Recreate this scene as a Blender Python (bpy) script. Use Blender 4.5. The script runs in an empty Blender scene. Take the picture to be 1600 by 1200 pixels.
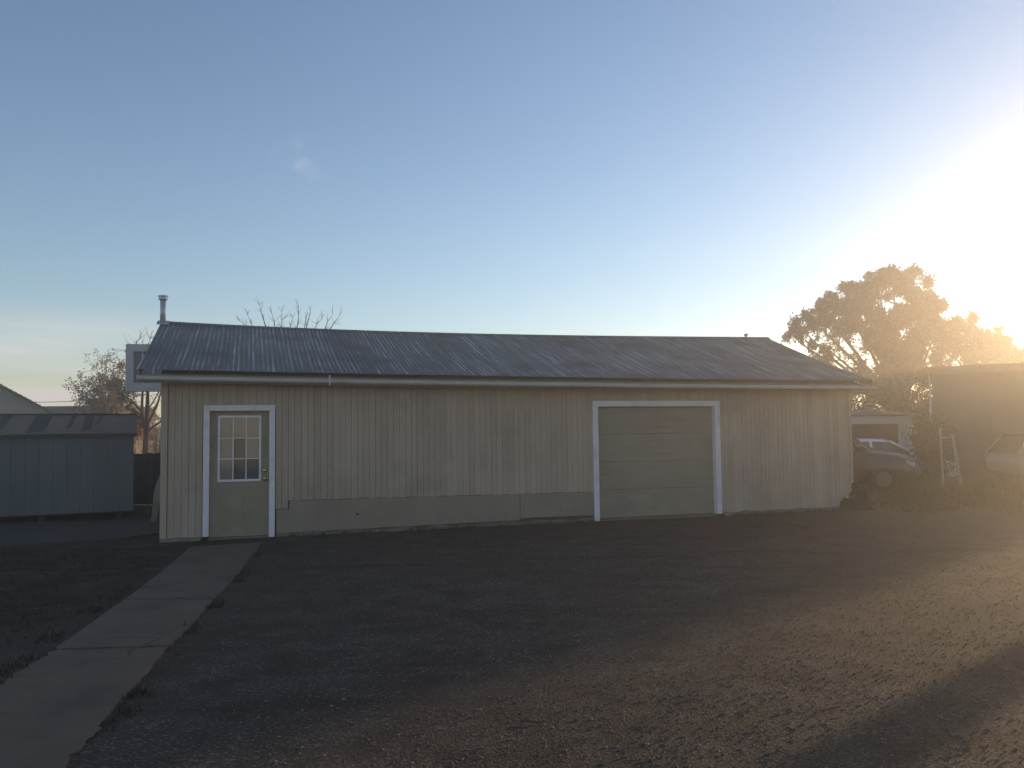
import bpy, math, random
from mathutils import Vector, Matrix, noise
random.seed(11)
R = math.radians
scene = bpy.context.scene
col = scene.collection

# ------------------------------------------------------------------ camera numbers
F, PITCH, ROLL, EYE = 1289.05, R(3.313), R(0.6965), 1.6356
TH, BX, BY = R(17.64), -5.459, 12.855           # the workshop's front left corner and its turn
SUN_AZ, SUN_EL = R(48.5), R(6.5)

def ray(px, py):
    xr, yr = px - 800, py - 600
    x = xr * math.cos(ROLL) - yr * math.sin(ROLL)
    y = xr * math.sin(ROLL) + yr * math.cos(ROLL)
    up = -y / F
    return Vector((x / F, math.cos(PITCH) - up * math.sin(PITCH), math.sin(PITCH) + up * math.cos(PITCH)))
def at(px, py, Y):
    d = ray(px, py); return Vector((0, 0, EYE)) + d * (Y / d.y)
def gnd(px, py, z=0.0):
    d = ray(px, py); return Vector((0, 0, EYE)) + d * ((z - EYE) / d.z)
def wall(px, py, v=0.0):                        # pixel -> (u, z) on the plane v in the workshop's own axes
    d = ray(px, py); c, s = math.cos(TH), math.sin(TH)
    n = Vector((-s, c, 0)); p0 = Vector((BX, BY, 0)) + n * v
    t = (p0 - Vector((0, 0, EYE))).dot(n) / d.dot(n)
    P = Vector((0, 0, EYE)) + d * t - p0
    return P.x * c + P.y * s, P.z
def loc2w(u, v, z):
    c, s = math.cos(TH), math.sin(TH)
    return Vector((BX + u * c - v * s, BY + u * s + v * c, z))

# ------------------------------------------------------------------ object helpers
class MB:
    def __init__(s): s.v = []; s.f = []; s.mi = []; s.sh = []
    def quad(s, a, b, c, d, m=0, sh=.5):
        i = len(s.v); s.v += [tuple(a), tuple(b), tuple(c), tuple(d)]; s.f.append((i, i+1, i+2, i+3)); s.mi.append(m); s.sh += [sh]*4
    def tri(s, a, b, c, m=0, sh=.5):
        i = len(s.v); s.v += [tuple(a), tuple(b), tuple(c)]; s.f.append((i, i+1, i+2)); s.mi.append(m); s.sh += [sh]*3
    def poly(s, pts, m=0, sh=.5):
        i = len(s.v); s.v += [tuple(p) for p in pts]; s.f.append(tuple(range(i, i+len(pts)))); s.mi.append(m); s.sh += [sh]*len(pts)
    def hexa(s, p, m=0, sh=.5):                  # 8 corners: bottom 0-3 ccw, top 4-7
        i = len(s.v); s.v += [tuple(q) for q in p]; s.sh += [sh]*8
        for f in ((0,3,2,1),(4,5,6,7),(0,1,5,4),(1,2,6,5),(2,3,7,6),(3,0,4,7)):
            s.f.append(tuple(i+k for k in f)); s.mi.append(m)
    def box(s, x0, x1, y0, y1, z0, z1, m=0, sh=.5):
        s.hexa([(x0,y0,z0),(x1,y0,z0),(x1,y1,z0),(x0,y1,z0),(x0,y0,z1),(x1,y0,z1),(x1,y1,z1),(x0,y1,z1)], m, sh)
    def beam(s, a, b, w, h, m=0, sh=.5):
        a = Vector(a); b = Vector(b); d = (b-a).normalized()
        up = Vector((0,0,1)) if abs(d.z) < .95 else Vector((0,1,0))
        r = d.cross(up).normalized()*w/2; u = r.cross(d).normalized()*h/2
        s.hexa([a-r-u, a+r-u, b+r-u, b-r-u, a-r+u, a+r+u, b+r+u, b-r+u], m, sh)
    def tube(s, pts, rad, n=8, m=0, cap=True, sh=.5):
        pts = [Vector(p) for p in pts]; k = len(pts)
        if not hasattr(rad, '__len__'): rad = [rad]*k
        i0 = len(s.v)
        d0 = (pts[1]-pts[0]).normalized()
        x = d0.orthogonal().normalized()
        for j, p in enumerate(pts):
            d = (pts[min(j+1,k-1)]-pts[max(j-1,0)]).normalized()
            x = (x - d*x.dot(d)).normalized(); y = d.cross(x)
            for a in range(n):
                t = 2*math.pi*a/n
                s.v.append(tuple(p + (x*math.cos(t)+y*math.sin(t))*rad[j])); s.sh.append(sh)
        for j in range(k-1):
            for a in range(n):
                b = (a+1) % n
                s.f.append((i0+j*n+a, i0+j*n+b, i0+(j+1)*n+b, i0+(j+1)*n+a)); s.mi.append(m)
        if cap:
            s.f.append(tuple(i0+a for a in reversed(range(n)))); s.mi.append(m)
            s.f.append(tuple(i0+(k-1)*n+a for a in range(n))); s.mi.append(m)
    def grid(s, rows, m=0, sh=.5):               # rows of points -> sheet
        i = len(s.v); nr = len(rows); nc = len(rows[0])
        for r in rows: s.v += [tuple(p) for p in r]; s.sh += [sh]*nc
        for a in range(nr-1):
            for b in range(nc-1):
                q = i+a*nc+b; s.f.append((q, q+1, q+nc+1, q+nc)); s.mi.append(m)
    def build(s, name, mats, parent=None, smooth=False, bevel=0):
        me = bpy.data.meshes.new(name); me.from_pydata(s.v, [], s.f)
        if not isinstance(mats, (list, tuple)): mats = [mats]
        for mt in mats: me.materials.append(mt)
        me.polygons.foreach_set('material_index', s.mi)
        a = me.attributes.new('shade', 'FLOAT', 'POINT'); a.data.foreach_set('value', s.sh)
        if smooth: me.polygons.foreach_set('use_smooth', [True]*len(s.f))
        me.update()
        o = bpy.data.objects.new(name, me); col.objects.link(o)
        if parent: o.parent = parent
        if bevel:
            b = o.modifiers.new('bevel', 'BEVEL'); b.width = bevel; b.segments = 2; b.limit_method = 'ANGLE'
        return o
def tag(o, label=None, cat=None, group=None, kind=None):
    for k, v in (('label', label), ('category', cat), ('group', group), ('kind', kind)):
        if v: o[k] = v
    return o
def thing(name, label, cat, loc, rz=0, group=None):
    o = bpy.data.objects.new(name, None); col.objects.link(o)
    o.empty_display_size = .3; o.location = loc; o.rotation_euler = (0, 0, rz)
    return tag(o, label, cat, group)

# ------------------------------------------------------------------ materials
def newmat(name):
    m = bpy.data.materials.new(name); m.use_nodes = True
    nt = m.node_tree; return m, nt, nt.nodes, nt.links, nt.nodes['Principled BSDF']
def ramp(ns, stops):
    r = ns.new('ShaderNodeValToRGB'); e = r.color_ramp.elements
    while len(e) < len(stops): e.new(.5)
    for k, (p, c) in enumerate(stops):
        e[k].position = p; e[k].color = (*c, 1) if hasattr(c, '__len__') else (c, c, c, 1)
    return r
def mat(name, c1, c2=None, scale=4, stretch=(1,1,1), rough=.8, metal=0, bump=0, bscale=60, detail=6, spec=.3, shade=0, dirt=None, dscale=1.5, damt=.5, coord='Object', trans=0):
    m, nt, ns, ln, bs = newmat(name)
    c2 = c2 or tuple(x*.75 for x in c1)
    tc = ns.new('ShaderNodeTexCoord'); mp = ns.new('ShaderNodeMapping'); mp.inputs['Scale'].default_value = stretch
    ln.new(tc.outputs[coord], mp.inputs['Vector'])
    nz = ns.new('ShaderNodeTexNoise'); nz.inputs['Scale'].default_value = scale; nz.inputs['Detail'].default_value = detail; nz.inputs['Roughness'].default_value = .65
    ln.new(mp.outputs[0], nz.inputs['Vector'])
    rp = ramp(ns, [(.32, c2), (.68, c1)]); ln.new(nz.outputs['Fac'], rp.inputs[0]); out = rp.outputs[0]
    if dirt:
        n2 = ns.new('ShaderNodeTexNoise'); n2.inputs['Scale'].default_value = dscale; n2.inputs['Detail'].default_value = 8; n2.inputs['Roughness'].default_value = .7
        ln.new(tc.outputs[coord], n2.inputs['Vector'])
        r2 = ramp(ns, [(.5, 0), (.72, damt)]); ln.new(n2.outputs['Fac'], r2.inputs[0])
        mx = ns.new('ShaderNodeMix'); mx.data_type = 'RGBA'; ln.new(r2.outputs[0], mx.inputs[0]); ln.new(out, mx.inputs[6]); mx.inputs[7].default_value = (*dirt, 1); out = mx.outputs[2]
    if shade:                                     # tone that differs from board to board, leaf to leaf
        at_ = ns.new('ShaderNodeAttribute'); at_.attribute_name = 'shade'
        mr = ns.new('ShaderNodeMapRange'); mr.inputs[3].default_value = 1-shade; mr.inputs[4].default_value = 1+shade; ln.new(at_.outputs['Fac'], mr.inputs[0])
        hs = ns.new('ShaderNodeHueSaturation'); ln.new(out, hs.inputs['Color']); ln.new(mr.outputs[0], hs.inputs['Value']); out = hs.outputs[0]
    ln.new(out, bs.inputs['Base Color'])
    bs.inputs['Roughness'].default_value = rough; bs.inputs['Metallic'].default_value = metal; bs.inputs['Specular IOR Level'].default_value = spec
    if bump:
        nb = ns.new('ShaderNodeTexNoise'); nb.inputs['Scale'].default_value = bscale; nb.inputs['Detail'].default_value = 5; ln.new(mp.outputs[0], nb.inputs['Vector'])
        bp = ns.new('ShaderNodeBump'); bp.inputs['Strength'].default_value = bump; bp.inputs['Distance'].default_value = .01; ln.new(nb.outputs['Fac'], bp.inputs['Height']); ln.new(bp.outputs[0], bs.inputs['Normal'])
    if trans:
        tl = ns.new('ShaderNodeBsdfTranslucent'); ln.new(out, tl.inputs['Color'])
        mx = ns.new('ShaderNodeMixShader'); mx.inputs[0].default_value = trans
        ln.new(bs.outputs[0], mx.inputs[1]); ln.new(tl.outputs[0], mx.inputs[2]); ln.new(mx.outputs[0], ns['Material Output'].inputs['Surface'])
    return m

M = {}
M['siding'] = mat('siding paint', (.50,.392,.30), (.41,.322,.247), 2.2, (1,1,.35), .8, bump=.3, bscale=50, shade=.07, dirt=(.30,.245,.185), dscale=.8, damt=.75)
M['groove'] = mat('groove backing', (.12,.10,.08), rough=.95)
M['panel'] = mat('skirt panel paint', (.32,.262,.20), (.275,.225,.172), 2, (1,1,1), .8, bump=.15, bscale=40, dirt=(.19,.165,.13), dscale=1.3, damt=.5)
M['trimwhite'] = mat('white trim paint', (.82,.77,.79), (.72,.68,.70), 5, (1,1,.4), .6, bump=.1, dirt=(.42,.38,.34), dscale=3, damt=.5)
M['door'] = mat('door paint', (.34,.287,.205), (.30,.252,.18), 3, rough=.8, spec=.12, bump=.06, dirt=(.17,.155,.12), dscale=1.8, damt=.5)
M['garage'] = mat('garage door paint', (.33,.278,.213), (.285,.24,.185), 2, (.5,1,2.5), .7, bump=.1, dirt=(.19,.18,.14), dscale=1.5, damt=.5)
M['grille'] = mat('grille white', (.85,.82,.81), rough=.5)
M['curtain'] = mat('window paper', (.56,.52,.50), (.47,.44,.42), 2, rough=.9)
M['blind'] = mat('grey blind', (.26,.26,.29), (.20,.20,.225), 3, rough=.9)
M['brass'] = mat('brass', (.62,.5,.3), rough=.25, metal=1)
M['foundation'] = mat('foundation concrete', (.20,.185,.16), (.13,.12,.105), 6, rough=.95, bump=.6, bscale=30)
M['gutter'] = mat('gutter metal', (.66,.65,.63), (.52,.51,.49), 4, (1,1,1), .45, bump=.05, dirt=(.25,.22,.19), dscale=2, damt=.6)
M['fascia'] = mat('fascia paint', (.27,.24,.215), (.21,.19,.17), 4, rough=.8)
M['pipe'] = mat('galvanised pipe', (.46,.46,.48), (.36,.36,.38), 8, rough=.4, metal=.5)
M['dark'] = mat('dark rotten wood', (.055,.045,.035), (.03,.025,.02), 14, rough=.95, bump=.8, bscale=30)
M['shedblue'] = mat('shed painted metal', (.155,.162,.176), (.13,.136,.15), 2, (2,1,.4), .6, bump=.05, shade=.08, dirt=(.13,.13,.14), dscale=1.2, damt=.5)
M['shedroof'] = mat('shed roof felt', (.24,.165,.122), (.195,.135,.10), 3, rough=.85, bump=.2)
M['patch'] = mat('shed roof patch', (.10,.075,.065), (.075,.058,.05), 4, rough=.8)
M['fence'] = mat('fence boards', (.055,.05,.045), (.04,.036,.032), 4, (1,1,.2), .9, shade=.2)
M['stucco'] = mat('pale stucco', (.36,.33,.30), (.31,.285,.26), 3, rough=.95, bump=.2)
M['tile'] = mat('roof tile', (.17,.14,.12), (.11,.095,.085), 20, rough=.9)
M['darkroof'] = mat('dark shingles', (.10,.09,.085), (.075,.068,.064), 10, rough=.9, bump=.3)
M['signframe'] = mat('sign cabinet paint', (.44,.42,.45), (.36,.345,.37), 5, rough=.7)
M['signpanel'] = mat('sign back panel', (.16,.155,.18), (.13,.128,.15), 4, rough=.7)
M['bark'] = mat('bark', (.085,.065,.05), (.045,.035,.028), 14, (1,1,.3), .95, bump=.6, bscale=20)
M['twig'] = mat('pale bare twig', (.15,.115,.09), (.10,.08,.065), 14, rough=.9)
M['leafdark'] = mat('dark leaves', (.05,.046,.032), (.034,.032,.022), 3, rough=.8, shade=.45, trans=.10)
M['leafdry'] = mat('dry leaves', (.19,.13,.085), (.13,.09,.06), 3, rough=.8, shade=.4, trans=.3)
M['leafolive'] = mat('olive leaves', (.11,.10,.06), (.08,.075,.045), 3, rough=.8, shade=.4, trans=.2)
M['leaforange'] = mat('orange leaves', (.42,.17,.05), (.30,.12,.04), 3, rough=.8, shade=.4, trans=.3)
M['leafred'] = mat('red leaves', (.20,.06,.05), (.13,.045,.04), 3, rough=.8, shade=.4, trans=.3)
M['brownwall'] = mat('brown wall', (.14,.115,.09), (.115,.095,.075), 3, rough=.9, bump=.2)
M['whitewall'] = mat('white wall', (.62,.60,.57), (.54,.52,.5), 4, rough=.85)
M['carwhite'] = mat('white car paint', (.72,.73,.74), (.68,.69,.7), 3, rough=.15, spec=.6)
M['cardark'] = mat('dark car paint', (.06,.055,.055), (.05,.046,.046), 3, rough=.25, spec=.5)
M['carbeige'] = mat('beige car paint', (.22,.19,.16), (.2,.172,.145), 3, rough=.2, spec=.5)
M['tyre'] = mat('tyre rubber', (.025,.025,.025), rough=.85)
M['rim'] = mat('wheel rim', (.16,.16,.165), rough=.4, metal=.6)
M['lamp'] = mat('headlamp lens', (.6,.6,.6), rough=.1, spec=.8)
M['wood'] = mat('weathered wood', (.36,.29,.20), (.28,.22,.16), 6, (1,1,.2), .85, bump=.3)
M['polewood'] = mat('pole wood', (.12,.095,.07), (.08,.065,.05), 8, (1,1,.1), .9, bump=.3)
M['boxwhite'] = mat('white plastic', (.62,.58,.55), rough=.6)
M['cable'] = mat('cable', (.03,.03,.03), rough=.7)
M['plank'] = mat('pale board', (.34,.30,.27), (.26,.23,.21), 5, rough=.85)

def glass_mat(name, tint=.9, gloss=.12):
    m, nt, ns, ln, bs = newmat(name)
    ns.remove(bs); t = ns.new('ShaderNodeBsdfTransparent'); t.inputs[0].default_value = (tint, tint, tint, 1)
    g = ns.new('ShaderNodeBsdfGlossy'); g.inputs['Roughness'].default_value = .05
    fr = ns.new('ShaderNodeFresnel'); fr.inputs[0].default_value = 1.5
    mx = ns.new('ShaderNodeMixShader'); ln.new(fr.outputs[0], mx.inputs[0]); ln.new(t.outputs[0], mx.inputs[1]); ln.new(g.outputs[0], mx.inputs[2])
    ln.new(mx.outputs[0], ns['Material Output'].inputs['Surface']); return m
M['glass'] = glass_mat('window glass', .96)
M['carglass'] = mat('car glass', (.03,.035,.04), rough=.06, spec=.8)

def roof_mat():
    m, nt, ns, ln, bs = newmat('corrugated iron')
    tc = ns.new('ShaderNodeTexCoord')
    mp = ns.new('ShaderNodeMapping'); mp.inputs['Scale'].default_value = (11, .35, .35); ln.new(tc.outputs['Object'], mp.inputs[0])
    n1 = ns.new('ShaderNodeTexNoise'); n1.inputs['Scale'].default_value = 1.6; n1.inputs['Detail'].default_value = 7; n1.inputs['Roughness'].default_value = .75; ln.new(mp.outputs[0], n1.inputs['Vector'])
    n2 = ns.new('ShaderNodeTexNoise'); n2.inputs['Scale'].default_value = .55; n2.inputs['Detail'].default_value = 5; ln.new(tc.outputs['Object'], n2.inputs['Vector'])
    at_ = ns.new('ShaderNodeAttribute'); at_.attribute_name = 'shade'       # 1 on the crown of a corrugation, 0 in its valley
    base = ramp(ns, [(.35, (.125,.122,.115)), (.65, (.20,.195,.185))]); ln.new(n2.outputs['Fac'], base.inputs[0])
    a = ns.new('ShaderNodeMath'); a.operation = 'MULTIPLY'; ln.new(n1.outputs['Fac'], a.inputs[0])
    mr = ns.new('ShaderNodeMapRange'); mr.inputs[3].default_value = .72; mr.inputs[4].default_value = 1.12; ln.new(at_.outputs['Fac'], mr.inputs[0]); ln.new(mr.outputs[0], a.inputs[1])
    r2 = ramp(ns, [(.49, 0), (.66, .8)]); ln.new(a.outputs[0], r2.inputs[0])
    mx = ns.new('ShaderNodeMix'); mx.data_type = 'RGBA'; ln.new(r2.outputs[0], mx.inputs[0]); ln.new(base.outputs[0], mx.inputs[6]); mx.inputs[7].default_value = (.55,.55,.55,1)
    n3 = ns.new('ShaderNodeTexNoise'); n3.inputs['Scale'].default_value = 1.1; n3.inputs['Detail'].default_value = 9; ln.new(tc.outputs['Object'], n3.inputs['Vector'])
    r3 = ramp(ns, [(.48, 0), (.66, .8)]); ln.new(n3.outputs['Fac'], r3.inputs[0])
    m2 = ns.new('ShaderNodeMix'); m2.data_type = 'RGBA'; ln.new(r3.outputs[0], m2.inputs[0]); ln.new(mx.outputs[2], m2.inputs[6]); m2.inputs[7].default_value = (.10,.088,.078,1)
    sx = ns.new('ShaderNodeSeparateXYZ'); ln.new(tc.outputs['Object'], sx.inputs[0])
    dv = ns.new('ShaderNodeMath'); dv.operation = 'DIVIDE'; ln.new(sx.outputs[0], dv.inputs[0]); dv.inputs[1].default_value = .66
    fl = ns.new('ShaderNodeMath'); fl.operation = 'FLOOR'; ln.new(dv.outputs[0], fl.inputs[0])
    wn = ns.new('ShaderNodeTexWhiteNoise'); wn.noise_dimensions = '1D'; ln.new(fl.outputs[0], wn.inputs['W'])
    mr2 = ns.new('ShaderNodeMapRange'); mr2.inputs[3].default_value = .92; mr2.inputs[4].default_value = 1.07; ln.new(wn.outputs['Value'], mr2.inputs[0])
    hs = ns.new('ShaderNodeHueSaturation'); ln.new(m2.outputs[2], hs.inputs['Color']); ln.new(mr2.outputs[0], hs.inputs['Value'])
    ln.new(hs.outputs[0], bs.inputs['Base Color']); bs.inputs['Roughness'].default_value = .62; bs.inputs['Metallic'].default_value = .1; bs.inputs['Specular IOR Level'].default_value = .3
    return m
M['roof'] = roof_mat()

def ground_mat():
    m, nt, ns, ln, bs = newmat('yard ground')
    tc = ns.new('ShaderNodeTexCoord'); P = tc.outputs['Object']
    def nz(s, d=6, r=.6, vec=P):
        n = ns.new('ShaderNodeTexNoise'); n.inputs['Scale'].default_value = s; n.inputs['Detail'].default_value = d; n.inputs['Roughness'].default_value = r; ln.new(vec, n.inputs['Vector']); return n
    def mix(f, a, b):
        x = ns.new('ShaderNodeMix'); x.data_type = 'RGBA'; ln.new(f, x.inputs[0])
        for sk, val in ((6, a), (7, b)):
            if hasattr(val, 'is_linked'): ln.new(val, x.inputs[sk])
            else: x.inputs[sk].default_value = (*val, 1)
        return x.outputs[2]
    big = nz(.35, 5); mid = nz(2.2, 8, .7); fine = nz(45, 4, .7)
    gv = ramp(ns, [(.30, (.030,.0235,.0195)), (.52, (.065,.053,.046)), (.72, (.135,.112,.095))]); ln.new(fine.outputs['Fac'], gv.inputs[0])
    vor = ns.new('ShaderNodeTexVoronoi'); vor.inputs['Scale'].default_value = 70; ln.new(P, vor.inputs['Vector'])
    sep = ns.new('ShaderNodeSeparateColor'); ln.new(vor.outputs['Color'], sep.inputs[0])
    st = ramp(ns, [(.86, 0), (.93, .8)]); ln.new(sep.outputs[0], st.inputs[0])
    c = mix(st.outputs[0], gv.outputs[0], (.19,.16,.135))
    pr = ramp(ns, [(.42, 0), (.62, .75)]); ln.new(mid.outputs['Fac'], pr.inputs[0])
    c = mix(pr.outputs[0], c, (.030,.0235,.0195))
    mpr = ns.new('ShaderNodeMapping'); mpr.inputs['Scale'].default_value = (.22, 1.6, 1); mpr.inputs['Rotation'].default_value = (0, 0, -.25); ln.new(P, mpr.inputs[0])
    rut = nz(1.1, 7, .65, mpr.outputs[0]); rr = ramp(ns, [(.52, 0), (.66, .7)]); ln.new(rut.outputs['Fac'], rr.inputs[0])
    c = mix(rr.outputs[0], c, (.027,.021,.0175))
    dr = ramp(ns, [(.45, 0), (.65, .6)]); ln.new(big.outputs['Fac'], dr.inputs[0])
    c = mix(dr.outputs[0], c, (.062,.044,.033))
    # bare earth and thin turf left of the path, dry grass east of the workshop
    sx = ns.new('ShaderNodeSeparateXYZ'); ln.new(P, sx.inputs[0])
    e = ns.new('ShaderNodeMapRange'); e.inputs[1].default_value = -3.6; e.inputs[2].default_value = -4.6; ln.new(sx.outputs[0], e.inputs[0])
    soil = ramp(ns, [(.35, (.018,.015,.011)), (.5, (.032,.028,.019)), (.64, (.065,.056,.043))]); ln.new(mid.outputs['Fac'], soil.inputs[0])
    c = mix(e.outputs[0], c, soil.outputs[0])
    w = ns.new('ShaderNodeMath'); w.operation = 'MULTIPLY_ADD'; ln.new(big.outputs['Fac'], w.inputs[0]); w.inputs[1].default_value = 6; ln.new(sx.outputs[1], w.inputs[2])
    e2 = ns.new('ShaderNodeMapRange'); e2.inputs[1].default_value = 16.5; e2.inputs[2].default_value = 19.5; ln.new(w.outputs[0], e2.inputs[0])
    gr = ramp(ns, [(.35, (.045,.038,.021)), (.6, (.095,.078,.042))]); ln.new(mid.outputs['Fac'], gr.inputs[0])
    c = mix(e2.outputs[0], c, gr.outputs[0])
    ln.new(c, bs.inputs['Base Color']); bs.inputs['Roughness'].default_value = .95; bs.inputs['Specular IOR Level'].default_value = .15
    b1 = ns.new('ShaderNodeBump'); b1.inputs['Strength'].default_value = .9; b1.inputs['Distance'].default_value = .008
    ad = ns.new('ShaderNodeMath'); ad.operation = 'MULTIPLY_ADD'; ln.new(vor.outputs['Distance'], ad.inputs[0]); ad.inputs[1].default_value = -.8; ln.new(fine.outputs['Fac'], ad.inputs[2])
    ln.new(ad.outputs[0], b1.inputs['Height']); ln.new(b1.outputs[0], bs.inputs['Normal'])
    return m
M['ground'] = ground_mat()
M['concrete'] = mat('old path concrete', (.14,.104,.074), (.10,.075,.054), 2.2, rough=.9, bump=.35, bscale=80, detail=9, dirt=(.055,.042,.030), dscale=1.6, damt=.6)
def cracked(m, sc, w):
    nt = m.node_tree; ns, ln = nt.nodes, nt.links; bs = ns['Principled BSDF']
    src = bs.inputs['Base Color'].links[0].from_socket
    tc = ns.new('ShaderNodeTexCoord'); nz = ns.new('ShaderNodeTexNoise'); nz.inputs['Scale'].default_value = 2.5; nz.inputs['Detail'].default_value = 6; ln.new(tc.outputs['Object'], nz.inputs['Vector'])
    ad = ns.new('ShaderNodeMix'); ad.data_type = 'RGBA'; ad.blend_type = 'ADD'; ad.inputs[0].default_value = .55; ln.new(tc.outputs['Object'], ad.inputs[6]); ln.new(nz.outputs['Color'], ad.inputs[7])
    vo = ns.new('ShaderNodeTexVoronoi'); vo.feature = 'DISTANCE_TO_EDGE'; vo.inputs['Scale'].default_value = sc; ln.new(ad.outputs[2], vo.inputs['Vector'])
    r = ramp(ns, [(0, .85), (w, 0)]); ln.new(vo.outputs['Distance'], r.inputs[0])
    n2 = ns.new('ShaderNodeTexNoise'); n2.inputs['Scale'].default_value = .9; ln.new(tc.outputs['Object'], n2.inputs['Vector'])
    r2 = ramp(ns, [(.5, 0), (.56, 1)]); ln.new(n2.outputs['Fac'], r2.inputs[0])
    mu = ns.new('ShaderNodeMath'); mu.operation = 'MULTIPLY'; ln.new(r.outputs[0], mu.inputs[0]); ln.new(r2.outputs[0], mu.inputs[1])
    mx = ns.new('ShaderNodeMix'); mx.data_type = 'RGBA'; ln.new(mu.outputs[0], mx.inputs[0]); ln.new(src, mx.inputs[6]); mx.inputs[7].default_value = (.014,.011,.009,1)
    ln.new(mx.outputs[2], bs.inputs['Base Color'])
cracked(M['concrete'], .55, .012)
M['slab'] = mat('yard slab concrete', (.070,.060,.050), (.05,.043,.036), 2, rough=.9, bump=.3, detail=9, dirt=(.04,.036,.03), dscale=1.2, damt=.7)
M['stone'] = mat('gravel stone', (.20,.168,.14), (.10,.084,.07), 40, rough=.85, shade=.55)
M['grassgreen'] = mat('turf blades', (.03,.032,.015), (.022,.022,.012), 2, rough=.8, shade=.4, trans=.2)
M['grassdry'] = mat('dry weed blades', (.10,.082,.038), (.055,.055,.024), 2, rough=.8, shade=.4, trans=.3)

# ------------------------------------------------------------------ world, sun, camera
SUN = Vector((math.sin(SUN_AZ)*math.cos(SUN_EL), math.cos(SUN_AZ)*math.cos(SUN_EL), math.sin(SUN_EL)))
def make_world():
    w = bpy.data.worlds.new('World'); scene.world = w; w.use_nodes = True
    nt = w.node_tree; ns, ln = nt.nodes, nt.links; bg = ns['Background']
    sk = ns.new('ShaderNodeTexSky'); sk.sky_type = 'NISHITA'; sk.sun_disc = False
    sk.sun_elevation = SUN_EL; sk.sun_rotation = SUN_AZ; sk.air_density = .9; sk.dust_density = .18; sk.ozone_density = 2.6; sk.altitude = 50
    wb = ns.new('ShaderNodeMix'); wb.data_type = 'RGBA'; wb.blend_type = 'MULTIPLY'; wb.inputs[0].default_value = 1; ln.new(sk.outputs[0], wb.inputs[6]); wb.inputs[7].default_value = (1.14, .92, .83, 1)   # the camera's white balance
    tc = ns.new('ShaderNodeTexCoord')
    mp = ns.new('ShaderNodeMapping'); mp.inputs['Scale'].default_value = (1.2, 1.2, 24); ln.new(tc.outputs['Generated'], mp.inputs[0])
    nz = ns.new('ShaderNodeTexNoise'); nz.inputs['Scale'].default_value = 2.2; nz.inputs['Detail'].default_value = 6; ln.new(mp.outputs[0], nz.inputs['Vector'])
    r = ramp(ns, [(.36, .05), (.66, .9)]); ln.new(nz.outputs['Fac'], r.inputs[0])
    sx = ns.new('ShaderNodeSeparateXYZ'); ln.new(tc.outputs['Generated'], sx.inputs[0])
    el = ramp(ns, [(0, .2), (.03, 1), (.09, .8), (.15, 0)]); ln.new(sx.outputs[2], el.inputs[0])        # a low bank of cloud
    azm = ns.new('ShaderNodeMapRange'); azm.inputs[1].default_value = -.30; azm.inputs[2].default_value = -.48; ln.new(sx.outputs[0], azm.inputs[0])
    m1 = ns.new('ShaderNodeMath'); m1.operation = 'MULTIPLY'; ln.new(r.outputs[0], m1.inputs[0]); ln.new(el.outputs[0], m1.inputs[1])
    m2 = ns.new('ShaderNodeMath'); m2.operation = 'MULTIPLY'; ln.new(m1.outputs[0], m2.inputs[0]); ln.new(azm.outputs[0], m2.inputs[1])
    # one wisp higher up
    d = ray(468, 252).normalized()
    vs = ns.new('ShaderNodeVectorMath'); vs.operation = 'DISTANCE'; ln.new(tc.outputs['Generated'], vs.inputs[0]); vs.inputs[1].default_value = d
    wr = ramp(ns, [(0, .25), (.035, 0)]); ln.new(vs.outputs['Value'], wr.inputs[0])
    n2 = ns.new('ShaderNodeTexNoise'); n2.inputs['Scale'].default_value = 40; n2.inputs['Detail'].default_value = 5; ln.new(tc.outputs['Generated'], n2.inputs['Vector'])
    r2 = ramp(ns, [(.45, 0), (.7, 1)]); ln.new(n2.outputs['Fac'], r2.inputs[0])
    m3 = ns.new('ShaderNodeMath'); m3.operation = 'MULTIPLY'; ln.new(wr.outputs[0], m3.inputs[0]); ln.new(r2.outputs[0], m3.inputs[1])
    m4 = ns.new('ShaderNodeMath'); m4.operation = 'ADD'; ln.new(m2.outputs[0], m4.inputs[0]); ln.new(m3.outputs[0], m4.inputs[1])
    mx = ns.new('ShaderNodeMix'); mx.data_type = 'RGBA'; ln.new(m4.outputs[0], mx.inputs[0]); ln.new(wb.outputs[2], mx.inputs[6]); mx.inputs[7].default_value = (CLOUD[0], CLOUD[1], CLOUD[2], 1)
    ln.new(mx.outputs[2], bg.inputs['Color']); bg.inputs['Strength'].default_value = SKY
SKY = .15; CLOUD = (3.3, 3.05, 3.1)
make_world()
sd = bpy.data.lights.new('sun', 'SUN'); sd.energy = 4.0; sd.angle = R(.9); sd.color = (1.0, .69, .38)
so = bpy.data.objects.new('sun', sd); col.objects.link(so); so.rotation_euler = SUN.to_track_quat('Z', 'Y').to_euler(); so.location = (30, 30, 30)

cd = bpy.data.cameras.new('camera'); co = bpy.data.objects.new('camera', cd); col.objects.link(co); scene.camera = co
cd.sensor_fit = 'HORIZONTAL'; cd.sensor_width = 36; cd.lens = F/1600*36; cd.clip_start = .05; cd.clip_end = 2000
Rv = Vector((1,0,0)); Uv = Vector((0,-math.sin(PITCH),math.cos(PITCH))); Fv = Vector((0,math.cos(PITCH),math.sin(PITCH)))
R2 = Rv*math.cos(ROLL) - Uv*math.sin(ROLL); U2 = Rv*math.sin(ROLL) + Uv*math.cos(ROLL)
mw = Matrix.Identity(4)
for i in range(3): mw[i][0] = R2[i]; mw[i][1] = U2[i]; mw[i][2] = -Fv[i]
mw[2][3] = EYE; co.matrix_world = mw

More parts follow.
